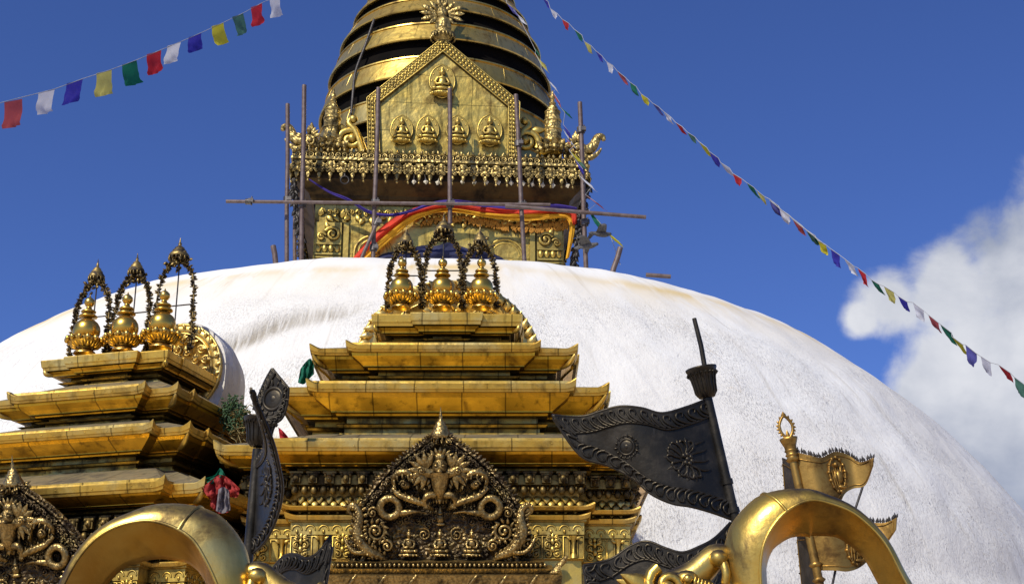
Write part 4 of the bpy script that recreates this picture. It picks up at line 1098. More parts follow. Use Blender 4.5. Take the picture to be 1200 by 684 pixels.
# string 2, long one across the right-hand sky
A = [(135, 10, 'blue'), (157, 40, 'white'), (188, 68, 'red'), (222, 98, 'green'), (247, 128, 'yellow'), (277, 153, 'blue'), (306, 182, 'white'), (337, 210, 'red'), (369, 238, 'green'), (399, 268, 'yellow'), (429, 293, 'blue'), (460, 316, 'white'), (491, 344, 'red'), (524, 370, 'green'), (555, 400, 'yellow'), (585, 428, 'blue'), (615, 453, 'white'), (647, 482, 'red'), (682, 509, 'green'), (709, 530, 'yellow'), (745, 556, 'blue'), (773, 580, 'white'), (808, 608, 'red'), (843, 635, 'green'), (873, 661, 'yellow')]
B = [(17, 107, 'blue'), (47, 132, 'white'), (84, 163, 'red'), (121, 193, 'green'), (154, 220, 'yellow'), (192, 250, 'blue'), (232, 277, 'white'), (268, 305, 'red'), (306, 332, 'green'), (346, 356, 'yellow'), (385, 381, 'blue'), (430, 405, 'white'), (473, 438, 'red'), (509, 469, 'green'), (542, 502, 'yellow'), (581, 531, 'blue'), (623, 558, 'white'), (676, 582, 'red'), (719, 620, 'green')]
L2 = [(580+x/2.28, y/2.28, c) for x, y, c in A]+[(900+x/2.443, 200+y/2.443, c) for x, y, c in B]
Y2f = lambda u: 1/lerp(1/12, 1/8.0, (u-600)/600)
rn = random.Random(21); fl = []; cps = [at(340, -330, 15), at(600, -40, 12)]
for i, (u, v, c) in enumerate(L2):
    big = 9+7*(u-630)/560; hw = big*.44*rn.uniform(.75, 1.05); sl_ = .74*rn.uniform(.8, 1.1); hpx = big*rn.uniform(.8, 1.1)
    u0, v0, u1, v1 = u-hw, v-hpx*.5-hw*sl_, u+hw, v-hpx*.5+hw*sl_
    p0 = at(u0, v0, Y2f(u0)); p1 = at(u1, v1, Y2f(u1)); cps += [p0, p1]
    fl.append((p0, p1, hpx/F*Y2f(u)*1.18, (rn.uniform(.1, .5), .25, 0), c, rn.uniform(.55, .95), rn.random() < .4))
cps.append(at(1300, 545, 7.2)); cps.append(at(1420, 630, 6.4))
flag_string('long prayer flag string running down the blue sky to the right edge', cps, fl, .0022)
# string 3, tangled beside the spire
S3 = [('blue', 594, 4, 604, 12, 14), ('white', 602, 12, 610, 24, 12), ('green', 622, 48, 628, 60, 14), ('yellow', 627, 62, 634, 76, 18), ('blue', 634, 80, 642, 92, 12), ('white', 641, 92, 652, 104, 12), ('red', 648, 108, 656, 120, 12), ('green', 654, 122, 662, 132, 13), ('blue', 660, 146, 668, 156, 14), ('white', 660, 152, 669, 164, 20), ('red', 664, 163, 672, 172, 12), ('yellow', 667, 176, 674, 186, 10), ('green', 670, 181, 679, 192, 12), ('blue', 674, 187, 683, 198, 14), ('white', 679, 206, 694, 218, 14), ('red', 686, 228, 700, 238, 14), ('green', 690, 246, 704, 262, 18), ('yellow', 704, 266, 716, 278, 16)]
cps = [at(585, -30, 27)]; fl = []
for c, u0, v0, u1, v1, h in S3:
    Y = 26.3 if v0 < 170 else 25.2
    p0 = at(u0, v0, Y); p1 = at(u1, v1, Y); cps += [p0, p1]; fl.append((p0, p1, h/F*Y, (rn.uniform(.2, .9), -.1, 0), c, rn.uniform(.5, .9), rn.random() < .5))
cps += [at(727, 310, 24.6)]
flag_string('tangled prayer flag string trailing down the right side of the spire and cornice', cps, fl)

# ------------------------------------------------------------------ birds
for (u, v, lab, sp_w) in ((705, 275, 'small dark bird in flight, upper of the two beside the right scaffold pole', .36), (689, 289, 'small dark bird in flight, lower of the two beside the right scaffold pole', .40)):
    t = thing('bird', lab, 'bird', at(u, v, 24.9), R(20 if v < 280 else -15), 'birds flying beside the tower')
    b = MB(); b.tube(spline([(-.17, 0, .0), (-.1, 0, .0), (0, 0, .01), (.1, 0, .02), (.16, 0, .035), (.20, 0, .03)], 14), [.02, .025, .03, .04, .05, .057, .06, .058, .052, .045, .037, .034, .032, .02, .004], 8)
    b.leaf((-.15, 0, 0), (-1, 0, -.05), .12, .045, .3); b.build('body', M['bird'], t)
    for s in (-1, 1):
        P = []
        for i in range(8):
            q = i/7; y = s*q*sp_w; zz = .16*sin(q*2.2)-.10*q*q; ch = lerp(.13, .03, q**1.3); P.append([(ch*.6-.10*q*q, y, zz), (0-.1*q*q, y, zz+.012), (-ch-.12*q*q, y, zz-.01)])
        b = MB(); b.grid(P); b.build('wing', M['bird'], t)

# ------------------------------------------------------------------ small cloths and greenery on the shrines
def crumple(pts_uv, Y, n_, seed, amp, m, name, parent=None, org=V((0, 0, 0))):
    top = spline([(u, v, 0) for u, v in pts_uv[0]], n_); bot = spline([(u, v, 0) for u, v in pts_uv[1]], n_); P = []
    for i in range(n_+1):
        row = []
        for j in range(13):
            t = j/12; u = lerp(top[i].x, bot[i].x, t); v = lerp(top[i].y, bot[i].y, t)
            p = at(u, v, Y+amp*(mnoise.noise(V((i*.35, t*2, seed)))+.5*mnoise.noise(V((i*.9, t*5, seed)))+.25*sin(i*1.1+t*2)))
            row.append(p-org)
        P.append(row)
    b = MB(); b.grid(P); return b.build(name, m, parent)
org = at(262, 560, 12.3)
t = thing('cloth_bundle', 'red cloth tied over a hanging pale scarf between the two shrines', 'cloth', org)
crumple(([(236, 572), (248, 562), (258, 556), (268, 560), (281, 572)], [(246, 585), (252, 580), (262, 575), (270, 582), (279, 582)]), 12.3, 22, 3, .10, M['dark_red'], 'red_cloth', t, org)
crumple(([(250, 570), (260, 564), (270, 566)], [(246, 592), (256, 601), (268, 600)]), 12.36, 16, 5, .08, M['dark_red'], 'red_fold', t, org)
crumple(([(256, 573), (262, 570), (268, 574)], [(253, 598), (261, 601), (270, 597)]), 12.2, 14, 8, .07, M['grey_scarf'], 'scarf', t, org)
crumple(([(240, 560), (252, 556), (258, 548), (264, 556)], [(244, 567), (252, 566), (258, 560), (266, 562)]), 12.35, 12, 11, .08, M['flag_green'], 'green_knot', t, org)
o = crumple(([(352, 432), (358, 424), (364, 420), (368, 428)], [(349, 448), (356, 450), (362, 444), (368, 438)]), 13.75, 16, 4, .10, M['flag_green'], 'green_flag')
tag(o, 'crumpled green flag caught on the left corner of the central shrine roof', 'flag')
o = crumple(([(326, 500), (332, 505), (338, 512)], [(328, 514), (334, 516), (339, 517)]), 13.0, 10, 6, .05, M['flag_red'], 'red_scrap')
tag(o, 'red cloth scrap behind the left black metal banner', 'cloth')
org = at(274, 486, 14.1); t = thing('leaf_wreath', 'green leaf wreath with dry straw beside the left shrine roof', 'wreath', org)
b = MB(); rn = random.Random(2)
for k in range(420):
    a_ = rn.uniform(0, TAU); rr_ = .115+rn.gauss(0, .035); p = V((rr_*cos(a_)*.85, rn.gauss(0, .05), rr_*sin(a_)*1.0))
    b.leaf(p, (rn.uniform(-1, 1), rn.uniform(-1, .3), rn.uniform(-1, .6)), rn.uniform(.03, .065), .010, .25, 4)
b.build('leaves', M['leafgreen'], t)
b = MB()
for k in range(160):
    p = V((rn.gauss(.06, .07), rn.gauss(.03, .04), rn.gauss(-.1, .10))); b.leaf(p, (rn.uniform(-.7, 1), -.3, rn.uniform(-1, .5)), rn.uniform(.06, .14), .006, .5, 4)
b.build('straw', M['drygrass'], t)

# ------------------------------------------------------------------ black metal banners
def sheet(top, bot, nS, nT, thick, wave=None):
    """a metal flag from paired 3D edge curves: returns grid of centre points"""
    T_ = spline(top, nS); B_ = spline(bot, nS)
    return [[lerp(T_[i], B_[i], j/nT) for j in range(nT+1)] for i in range(nS+1)]
def solid(mb, G, thick, smooth=True):
    nS, nT = len(G)-1, len(G[0])-1; Fr = []; Bk = []
    for i in range(nS+1):
        f, k = [], []
        for j in range(nT+1):
            du = G[min(i+1, nS)][j]-G[max(i-1, 0)][j]; dv = G[i][min(j+1, nT)]-G[i][max(j-1, 0)]; nn = du.cross(dv)
            nn = nn.normalized() if nn.length > 1e-9 else V((0, -1, 0))
            f.append(G[i][j]+nn*thick/2); k.append(G[i][j]-nn*thick/2)
        Fr.append(f); Bk.append(k)
    mb.grid(Fr, smooth=smooth); mb.grid([r[::-1] for r in Bk], smooth=smooth)
    ring_f = [Fr[i][0] for i in range(nS+1)]+[Fr[nS][j] for j in range(1, nT+1)]+[Fr[i][nT] for i in range(nS-1, -1, -1)]+[Fr[0][j] for j in range(nT-1, 0, -1)]
    ring_b = [Bk[i][0] for i in range(nS+1)]+[Bk[nS][j] for j in range(1, nT+1)]+[Bk[i][nT] for i in range(nS-1, -1, -1)]+[Bk[0][j] for j in range(nT-1, 0, -1)]
    mb.grid([ring_f, ring_b], cv=True, smooth=False)
def surf(G, s, t):
    nS, nT = len(G)-1, len(G[0])-1; x = max(0, min(nS-1e-6, s*nS)); y = max(0, min(nT-1e-6, t*nT)); i, j = int(x), int(y); fx, fy = x-i, y-j
    p = lerp(lerp(G[i][j], G[i+1][j], fx), lerp(G[i][j+1], G[i+1][j+1], fx), fy)
    du = (G[i+1][j]-G[i][j]); dv = (G[i][j+1]-G[i][j]); nn = du.cross(dv); nn = nn.normalized() if nn.length > 1e-9 else V((0, -1, 0))
    if nn.y > 0: nn = -nn
    return p, nn, du.normalized() if du.length else V((1, 0, 0)), dv.normalized() if dv.length else V((0, 0, -1))
def flag_border(mb, G, wdt, tip=True, leafn=20):
    """raised border of curling flame leaves along top, bottom (and tip) edges"""
    nS, nT = len(G)-1, len(G[0])-1
    for side_ in (0, 1):
        inner = []
        for i in range(81):
            s = i/80; a_, _, _, _ = surf(G, s, 0); c_, _, _, _ = surf(G, s, 1); Hh = (a_-c_).length; tw = min(.49, wdt/max(Hh, 1e-3))
            t = tw if side_ == 0 else 1-tw; p, nn, _, _ = surf(G, min(s, 1-wdt*.9*tip), t); inner.append(p+nn*.006)
        mb.tube(inner, .0045, 6)
        out = [surf(G, i/80, 0 if side_ == 0 else 1)[0] for i in range(81)]; mb.tube(out, .006, 6)
        for k in range(leafn):
            s = (k+.5)/leafn
            a_, _, _, _ = surf(G, s, 0); c_, _, _, _ = surf(G, s, 1); Hh = (a_-c_).length; tw = min(.49, wdt/max(Hh, 1e-3))
            f = lambda ds, tt: (lambda r: r[0]+r[1]*.007)(surf(G, max(0, min(1, s+ds)), tt*tw if side_ == 0 else 1-tt*tw))
            w_ = 1/leafn
            mb.tube(spline([f(-.55*w_, .92), f(-.1*w_, .80), f(.35*w_, .5), f(.25*w_, .2), f(-.15*w_, .22), f(-.1*w_, .45)], 12), [.0065-.0003*q_ for q_ in range(13)], 5)
            mb.tube(spline([f(0, .95), f(.45*w_, .75), f(.7*w_, .35)], 6), [.006, .006, .005, .005, .004, .003, .002], 5)
    if tip:
        mb.tube([surf(G, 1, j/12)[0] for j in range(13)], .006, 6)
        m = max(3, leafn//4)
        for k in range(m):
            t = (k+.5)/m; f = lambda ds, dt: (lambda r: r[0]+r[1]*.007)(surf(G, 1-ds, t+dt)); w_ = 1/m
            mb.tube(spline([f(wdt*.9, -.4*w_), f(wdt*.7, .1*w_), f(wdt*.3, .3*w_), f(wdt*.25, -.1*w_)], 8), .005, 5)
def tree_emblem(mb, G, s0, t0, ws, ht):
    """palmette of overlapping petals pointing to the flag's tip, with curling stems toward the pole"""
    f = lambda a, b_, o=.006: (lambda r: r[0]+r[1]*o)(surf(G, s0+(a+.45)*ws, t0+b_*ht))
    for k in range(9):
        an = lerp(-1.9, 1.9, k/8); rr = .50 if k % 2 == 0 else .46; rr *= 1-.06*abs(k-4)
        c_, s_ = cos(an), sin(an)
        ax = [(.12*c_, .12*s_), (.30*c_-.04*abs(s_), .30*s_), (.44*c_, .46*s_), (rr*c_+.02, (rr+.04)*s_)]
        for sg in (-1, 1):
            pts = [(ax[0][0], ax[0][1]), (ax[1][0]-sg*.075*s_, ax[1][1]+sg*.085*c_), (ax[2][0]-sg*.07*s_, ax[2][1]+sg*.08*c_), ax[3]]
            mb.tube(spline([f(*p) for p in pts], 8), [.003, .004, .005, .0055, .006, .006, .0055, .005, .003], 5)
        mb.leaf(f(*ax[1], .002), f(*ax[3])-f(*ax[1]), .05, .012, .5, 6)
    for k in range(7):
        an = TAU*k/7; mb.ell(f(.10*cos(an) if k else 0, .11*sin(an) if k else 0), .0105, seg=8, rg=5)
    for b_ in (-.36, -.16, .06, .26):
        mb.tube(spline([f(-.02, b_*.5), f(-.22, b_*.9), f(-.38, b_), f(-.50, b_-.04)], 8), [.006, .006, .006, .005, .005, .004, .004, .003, .002], 5)
def medallion(mb, G, s, t, r):
    p, nn, du, dv = surf(G, s, t); rot_ = Matrix((du, -nn, dv.cross(-nn) if False else du.cross(-nn) )).transposed()
    c = p+nn*.004
    mb.torus(c, r, r*.17, rot_, 28, 8); mb.torus(c, r*1.45, r*.08, rot_, 28, 6); mb.ell(c, (r*.9, .006, r*.9), rot_, 16, 8); mb.ell(c-nn*.004, (r*.5, .012, r*.5), rot_, 16, 8)
    for k in range(14):
        a_ = TAU*k/14; d = rot_@V((cos(a_), -.1, sin(a_))); mb.leaf(c+d*r*1.2, d, r*.5*(1.2 if k % 2 else .8), r*.14, .6, 5)
def metal_cup(mb, c, axis, r, h):
    axis = V(axis).normalized(); rot_ = V((0, 0, 1)).rotation_difference(axis).to_matrix()
    mb.lathe([(.02, -.01*h), (r*.38, 0), (r*.55, .05*h), (r*.66, .2*h), (r*.70, .45*h), (r*.76, .7*h), (r*.9, .9*h), (r*1.0, 1.0*h), (r*1.0, 1.05*h), (r*.9, 1.03*h), (r*.55, .8*h), (.02, .75*h)], c, 32, rot_)
    for k in range(16):
        a_ = TAU*k/16; pts_ = [V((rr_*cos(a_), rr_*sin(a_), z_)) for rr_, z_ in ((r*.45, .02*h), (r*.68, .2*h), (r*.72, .45*h), (r*.79, .7*h), (r*.93, .9*h))]
        mb.tube([V(c)+rot_@q for q in pts_], r*.055, 5)
    for k in range(20):
        a_ = TAU*k/20; q = V((r*.86*cos(a_), r*.86*sin(a_), .8*h)); mb.leaf(V(c)+rot_@q, rot_@V((cos(a_+.8), sin(a_+.8), .4)), r*.25, r*.09, .6, 5)

BY = 5.5
# right-hand banner
pb = at(862, 608, BY); ptop = at(829, 466, BY); base = V((pb.x+(pb.x-ptop.x)/(ptop.z-pb.z)*pb.z, BY, 0))
rb = thing('metal_banner', 'large black metal banner right of the central shrine, two wavy flags on a cup-topped pole', 'banner', base)
b = MB(); b.tube([V((0, 0, 0)), ptop-base], .019*1.0, 14); ax = (ptop-pb).normalized()
for t in (.05, .28): q = lerp(pb, ptop, t)-base; b.tube([q, q+ax*.02], .024, 12)
b.build('pole', M['black'], rb)
b = MB(); c = at(829, 466, BY)-base; metal_cup(b, c, ax+V((0, -.06, 0)), .062, .115); b.build('cup', M['black'], rb)
b = MB(); q0 = at(827, 436, BY)-base; q1 = at(813.5, 373, BY)-base; b.tube([q0, lerp(q0, q1, .5)+V((.004, 0, 0)), q1], [.010, .010, .009], 8); b.build('spike_rod', M['black'], rb)
def bflag(parent, org, top, bot, wd, name='flag', tip=True, tree=None, med=None, leafn=14):
    G = sheet([at(u, v, Y)-org for u, v, Y in top], [at(u, v, Y)-org for u, v, Y in bot], 48, 24, .01)
    fo = bpy.data.objects.new(name, None); COL.objects.link(fo); fo.parent = parent
    b = MB(); solid(b, G, .008); b.build('plate', M['black'], fo)
    b = MB(); flag_border(b, G, wd, tip, leafn); b.build('leaf_border', M['black'], fo)
    if tree: b = MB(); tree_emblem(b, G, *tree); b.build('leaf_emblem', M['black'], fo)
    if med: b = MB(); medallion(b, G, *med); b.build('medallion', M['black'], fo)
    return fo
yv = lambda s: BY-.06*sin(s*5)-.10*s
top = [(828, 468), (804, 477), (776, 484), (752, 478), (727, 476), (706, 481), (687, 487), (666, 488), (647, 486)]
bot = [(857, 608), (835, 600), (810, 593), (787, 589), (763, 578), (742, 560), (713, 545), (680, 533), (648, 489)]
top = [(u, v, yv(i/8)) for i, (u, v) in enumerate(top)]; bot = [(u, v, yv(i/8)) for i, (u, v) in enumerate(bot)]
bflag(rb, base, top, bot, .068, tip=False, tree=(.09, .50, .23, .42), med=(.56, .50, .03), leafn=15)
top = [(856, 612), (838, 630), (820, 640), (800, 647), (780, 642), (758, 634), (738, 640), (715, 655), (684, 662)]
bot = [(885, 748), (862, 748), (835, 745), (810, 742), (785, 738), (762, 735), (738, 728), (712, 715), (688, 690)]
top = [(u, v, yv(i/8)) for i, (u, v) in enumerate(top)]; bot = [(u, v, yv(i/8)) for i, (u, v) in enumerate(bot)]
bflag(rb, base, top, bot, .068, tip=True, tree=(.12, .52, .22, .5), leafn=14)

# left-hand banner, its upper flag blowing toward the viewer
pb = at(291, 650, BY+.1); ptop = at(302, 526, BY+.1); base = V((pb.x+(pb.x-ptop.x)/(ptop.z-pb.z)*pb.z, BY+.1, 0))
lb = thing('metal_banner', 'black metal banner on the left, seen almost edge-on beside the red cloth bundle', 'banner', base)
b = MB(); b.tube([V((0, 0, 0)), ptop-base], .020, 14); b.build('pole', M['black'], lb)
ax = (ptop-pb).normalized()
b = MB(); metal_cup(b, at(303, 523, BY+.1)-base, ax, .068, .11); b.build('cup', M['black'], lb)
top = [(302, 534, 5.6), (308, 527, 5.50), (311, 517, 5.38), (309, 505, 5.25), (305, 492, 5.12), (299, 473, 4.98), (294, 455, 4.88)]
bot = [(296, 648, 5.6), (312, 632, 5.50), (325, 604, 5.38), (331, 574, 5.25), (327, 545, 5.14), (318, 512, 5.02), (297, 462, 4.92)]
bflag(lb, base, top, bot, .05, tip=False, tree=(.12, .45, .30, .5), leafn=18)
fo = bflag(lb, base, [(297, 480, 5.36), (304, 462, 5.36), (312, 444, 5.35), (319, 432, 5.33)], [(317, 498, 5.34), (330, 490, 5.32), (336, 474, 5.31), (338, 455, 5.30)], .028, 'flag_tip', True, None, (.5, .5, .042), 7)
top = [(300, 690, 5.55), (318, 668, 5.5), (332, 652, 5.45), (346, 649, 5.4), (360, 654, 5.36), (374, 646, 5.34), (388, 627, 5.33)]
bot = [(300, 770, 5.55), (320, 772, 5.5), (336, 765, 5.45), (350, 755, 5.4), (362, 740, 5.36), (376, 715, 5.34), (389, 640, 5.33)]
bflag(lb, base, top, bot, .055, tip=False, leafn=11)

# ------------------------------------------------------------------ gilded standard on the right
SY = 7.0; p0 = at(962, 690, SY); p1 = at(924.5, 516, SY); base = V((p0.x+(p0.x-p1.x)/(p1.z-p0.z)*p0.z, SY, 0)); ax = (p1-p0).normalized()
gs = thing('gilded_standard', 'gilded pole with spiky-edged metal flags and a looped finial against the white dome', 'standard', base)
b = MB(); b.tube([V((0, 0, 0)), p1-base], .021, 14)
for t in (.06, .16, .9, .93): q = lerp(p0, p1, t)-base; b.tube([q-ax*.012, q, q+ax*.012], [.022, .034, .022], 12)
q = p1-base; rot_ = V((0, 0, 1)).rotation_difference(ax).to_matrix()
b.lathe([(.02, -.11), (.034, -.10), (.026, -.08), (.03, -.03), (.042, .0), (.045, .012), (.03, .014), (.01, .015)], q, 20, rot_)
b.build('pole', M['standard_gold'], gs)
b = MB(); lp_ = [(-.006, 0, .01), (-.028, 0, .045), (-.03, 0, .085), (0, 0, .125), (.03, 0, .085), (.028, 0, .045), (.006, 0, .01)]
lp_ = [q+rot_@V(x) for x in lp_]; sp3 = spline(lp_, 36); b.tube(sp3, .0075, 7)
for k, x in enumerate(sp3[3:-3:2]): b.leaf(x, rot_@((rot_.inverted()@(x-q))-V((0, 0, .07))), .018, .008, .6, 5)
b.leaf(q+rot_@V((0, 0, .12)), ax, .03, .01, .6); b.leaf(q+rot_@V((0, 0, .005)), ax, .05, .012, .5)
b.build('looped_finial', M['standard_gold'], gs)
def spiky(name, top, bot, m, sp_edge, emblem, nsp, slen):
    G = sheet([at(u, v, Y)-base for u, v, Y in top], [at(u, v, Y)-base for u, v, Y in bot], 36, 18, .006)
    fo = bpy.data.objects.new(name, None); COL.objects.link(fo); fo.parent = gs
    b = MB(); solid(b, G, .006); b.build('plate', m, fo)
    b = MB()
    for k in range(nsp):
        s = (k+.5)/nsp
        for e in sp_edge:
            if e == 't': p, nn, du, dv = surf(G, s, 0); d = -dv
            elif e == 'b': p, nn, du, dv = surf(G, s, 1); d = dv
            else: p, nn, du, dv = surf(G, 1, s); d = du
            b.leaf(p, d+V((.25*sin(k*2.3), .1*cos(k), 0)), slen*(.7+.4*abs(sin(k*1.7))), .006, .6, 4)
    b.build('spikes', M['rod'], fo)
    b = MB()
    for t in (.10, .90): b.tube([(lambda r: r[0]+r[1]*.005)(surf(G, i/30*.94, t)) for i in range(31)], .0028, 5)
    b.tube([(lambda r: r[0]+r[1]*.005)(surf(G, .94, lerp(.1, .9, i/10))) for i in range(11)], .0028, 5)
    if emblem:
        s0, t0, ws, ht = emblem; f = lambda a, c: (lambda r: r[0]+r[1]*.006)(surf(G, s0+a*ws, t0+c*ht))
        ring = [f(.5*cos(TAU*k/16), .5*sin(TAU*k/16)) for k in range(17)]; b.tube(ring, .005, 5)
        for k in range(14): b.ell(f(.5*cos(TAU*k/14), .5*sin(TAU*k/14)), .010, seg=5, rg=4)
        b.ell(f(0, .1), (.022, .012, .034)); b.ell(f(0, -.28), .014); b.ell(f(0, .4), (.03, .01, .01)); b.ell(f(.2, 0), (.01, .01, .03)); b.ell(f(-.2, 0), (.01, .01, .03))
        for k in range(6): b.tube([f(-.35+.14*k, .35), f(-.3+.12*k, -.2)], .004, 4)
    b.build('relief', M['standard_gold'], fo)
spiky('flag', [(932, 529, 7.0), (948, 533, 6.97), (962, 536, 6.98), (978, 529, 7.02), (994, 533, 7.04), (1008, 541, 7.02), (1024, 536, 6.98)],
      [(948, 608, 7.0), (966, 606, 6.97), (982, 592, 6.98), (990, 578, 7.02), (1000, 572, 7.04), (1014, 568, 7.02), (1023, 545, 6.98)], M['standard_gold'], 't', (.46, .5, .22, .75), 40, .028)
spiky('flag', [(946, 615, 7.0), (966, 615, 6.97), (984, 616, 6.98), (1004, 610, 7.02), (1022, 612, 7.04), (1038, 612, 7.02), (1051, 606, 6.98)],
      [(962, 668, 7.0), (980, 668, 6.97), (994, 669, 6.98), (1008, 664, 7.02), (1022, 652, 7.04), (1036, 640, 7.02), (1050, 620, 6.98)], M['standard_gold'], 't', (.48, .55, .24, .75), 40, .028)
spiky('side_flag', [(934, 545, 7.02), (928, 541, 7.1), (922, 538, 7.18), (917, 536, 7.26)], [(938, 625, 7.02), (934, 622, 7.1), (928, 615, 7.18), (923, 606, 7.26)], M['rod'], 'e', None, 18, .025)
spiky('side_flag', [(948, 625, 7.02), (943, 624, 7.1), (938, 624, 7.18), (934, 624, 7.26)], [(962, 690, 7.02), (956, 700, 7.1), (948, 706, 7.18), (942, 706, 7.26)], M['rod'], 'e', None, 18, .025)
for (ua, va), (ub_, vb), Y in (((1011, 570), (1001, 600), 7.03), ((979, 668), (970, 710), 7.0)):
    b = MB(); b.tube([at(ua, va, Y)-base, at(ub_, vb, Y)-base], .006, 6); b.build('stay_rod', M['rod'], gs)

# ------------------------------------------------------------------ the great gilded vajra in the foreground
VY = 3.6; VC = at(570, 792, VY)
vj = thing('giant_vajra', 'giant gilded ritual thunderbolt in the foreground, its two arched prong ends showing', 'vajra', VC)
def prong(path, wid, hgt, name='prong', tw=0.0, seam_at=None):
    """path points (local), wid = sideways half width, hgt = (outer, inner) half heights"""
    n_ = 56; pts = spline(path, n_); b = MB(); rings = []
    flip = V((0, -1, 0)).cross((pts[24]-pts[22])).z < 0
    for i, p in enumerate(pts):
        t = (pts[min(i+1, n_)]-pts[max(i-1, 0)]).normalized(); side_ = V((0, -1, 0)); side_ = (side_-t*side_.dot(t)).normalized(); out = side_.cross(t)
        if flip: out = -out
        s = i/n_; w_ = interp([q[0] for q in wid], [q[1] for q in wid], s); ho = interp([q[0] for q in hgt], [q[1] for q in hgt], s); hi = interp([q[0] for q in hgt], [q[2] for q in hgt], s)
        up_ = []; dn_ = []
        for k in range(17):
            a_ = PI*k/16; up_.append(p+side_*w_*cos(a_)*(1-.10*sin(a_)**2)+out*ho*sin(a_)**.85)
        for k in range(13):
            x = -1+2*k/12; dn_.append(p+side_*w_*x-out*hi*((1-abs(x))*.86+.14*(1-x*x)) )
        rings.append((up_, dn_))
    b.grid([r[0] for r in rings]); inner = MB(); inner.grid([r[1] for r in rings])
    for e in (0, -1): b.add(rings[e][0]+rings[e][1][1:-1], [tuple(range(28))], False)
    if seam_at:
        for sa in seam_at:
            i = int(sa*n_); c = pts[i]; b.tube([c+(x-c)*1.006 for x in rings[i][0]], .0042, 6)
    for e in (0, -1): b.tube([r[0][e] for r in rings], .004, 6)      # rolled edge where outer skin meets inner facet
    return b, inner
def L_(u, v, Y=VY): return at(u, v, Y)-VC
RP = [L_(887, 706), L_(885, 664), L_(892, 635), L_(911, 609), L_(938, 594), L_(963, 596), L_(995, 609), L_(1027, 639), L_(1049, 678), L_(1080, 730), L_(1106, 780), L_(1114, 792)]
LP = [L_(272, 716), L_(250, 664), L_(229, 634), L_(192, 618), L_(158, 620), L_(128, 633), L_(104, 656), L_(84, 690), L_(70, 730), L_(60, 765), L_(55, 792)]
def tab(path, vals):                                    # thickness given at the path points -> table over path fraction
    n_ = len(path)-1; return [(i/n_, *v) for i, v in enumerate(vals)]
wid = [(0, .07), (.12, .085), (.26, .09), (.38, .086), (.55, .078), (.7, .07), (.85, .05), (1, .012)]
hgr = tab(RP, [(.055, .03), (.078, .028), (.086, .034), (.076, .056), (.045, .080), (.034, .070), (.029, .054), (.025, .046), (.025, .044), (.026, .05), (.022, .03), (.01, .01)])
hgl = tab(LP, [(.06, .03), (.092, .034), (.086, .062), (.060, .080), (.040, .084), (.034, .082), (.030, .078), (.028, .070), (.026, .055), (.022, .03), (.01, .01)])
for path, hg, seam in ((RP, hgr, (.30,)), (LP, hgl, (.235,))):
    b0, b1 = prong(path, wid, hg, seam_at=seam); o = b0.build('prong', M['vajra_gold'], vj); b1.build('inner_facet', M['vajra_inner'], o)
    for k in (1, 2, 3):
        d = dup(o, vj); d.rotation_euler = (k*PI/2, 0, 0)
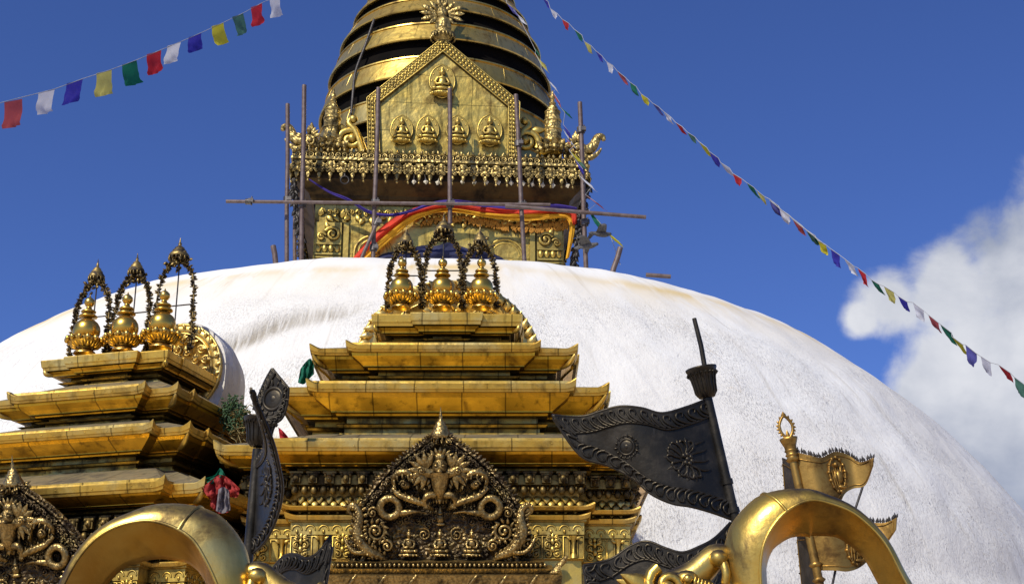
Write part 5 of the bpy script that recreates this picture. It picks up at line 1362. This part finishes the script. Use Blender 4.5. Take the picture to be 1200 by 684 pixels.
def makara(sx):
    t = bpy.data.objects.new('makara_head', None); COL.objects.link(t); t.parent = vj
    f = (lambda u, v, Y=VY: L_(u, v+11, Y)) if sx > 0 else (lambda u, v, Y=VY: L_(1143-u, v+32, Y))
    b = MB()
    b.tube(spline([f(745, 705), f(770, 694), f(798, 688), f(826, 690), f(848, 702)], 16), [.05, .055, .06, .062, .064, .066, .066, .066, .064, .06, .056, .052, .048, .044, .04, .034, .026], 12)
    b.tube(spline([f(790, 676), f(812, 664), f(828, 650), f(838, 640), f(848, 639), (f(853, 646)), f(850, 652)], 18), [lerp(.042, .018, i/18) for i in range(19)], 10)
    b.ell(f(842, 643, VY-.03), (.024, .03, .022)); b.tube(spline([f(848, 648, VY-.04), f(851, 660, VY-.045), f(850, 672, VY-.04)], 8), .011, 7)
    b.tube(spline([f(800, 676, VY-.06), f(820, 679, VY-.06), f(838, 684, VY-.055), f(852, 690, VY-.04)], 10), .016, 7)
    b.ell(f(805, 668, VY-.05), (.03, .025, .024)); b.ell(f(806, 667, VY-.075), .012); b.spiral(f(782, 676, VY-.06), .05, 1.4, .016, sx, 2, .02, 6)
    for k in range(7): b.leaf(f(770-2*k, 684+2*k, VY-.05), (-sx, -.2+.1*k, .5-.12*k), .10, .03, .5)
    b.build('head', M['vajra_gold'], t)
    b = MB()
    for k in range(9): b.leaf(f(814+4*k, 676+1.6*k, VY-.07), (sx*.1, -.1, 1), .024, .007, .8, 5)
    b.build('teeth', M['lotus_gold'], t)
    return t
for sx in (1, -1):
    t = makara(sx)
    for k in (1, 2, 3):
        c = dup(t, vj); c.rotation_euler = (k*PI/2, 0, 0)
for sx in (1, -1):
    rt = Matrix.Rotation(sx*PI/2, 3, 'Y'); b = MB()
    b.lathe([(.08, .04), (.11, .08), (.13, .16), (.135, .26), (.12, .36), (.10, .44), (.09, .5), (.07, .62), (.06, .9), (.045, 1.05), (.01, 1.16)], (0, 0, 0), 32, rt)
    for rw, (z_, r_, Lf) in enumerate(((.06, .11, .11), (.16, .135, .12), (.28, .13, .13), (.38, .125, .14))):
        for k in range(12):
            a_ = TAU*(k+.5*rw)/12; p = rt@V((r_*cos(a_), r_*sin(a_), z_)); b.leaf(p, rt@V((cos(a_)*.5, sin(a_)*.5, 1)), Lf, .042, .5, 8)
    b.build('lotus_hub', M['vajra_gold'], vj)
b = MB(); b.ell((0, 0, 0), .15, seg=28, rg=18); b.torus((0, 0, 0), .15, .02, Matrix.Rotation(R(90), 3, 'Z'), 30, 8); b.build('core_globe', M['vajra_gold'], vj)
zb_ = VC.z-.48
b = MB(); b.lathe([(.0, zb_), (1.15, zb_), (1.2, zb_-.05), (1.2, zb_-.16), (1.05, zb_-.2), (1.05, .35), (1.2, .3), (1.25, .12), (1.25, 0)], (VC.x, VY, 0), 64)
b.lathe([(.2, zb_+.33), (.23, zb_+.3), (.16, zb_+.2), (.2, zb_+.08), (.36, zb_), (.36, zb_-.01)], (VC.x, VY, 0), 32)
o = b.build('stone_pedestal', M['stone']); tag(o, 'round carved stone drum carrying the giant gilded vajra', 'pedestal')
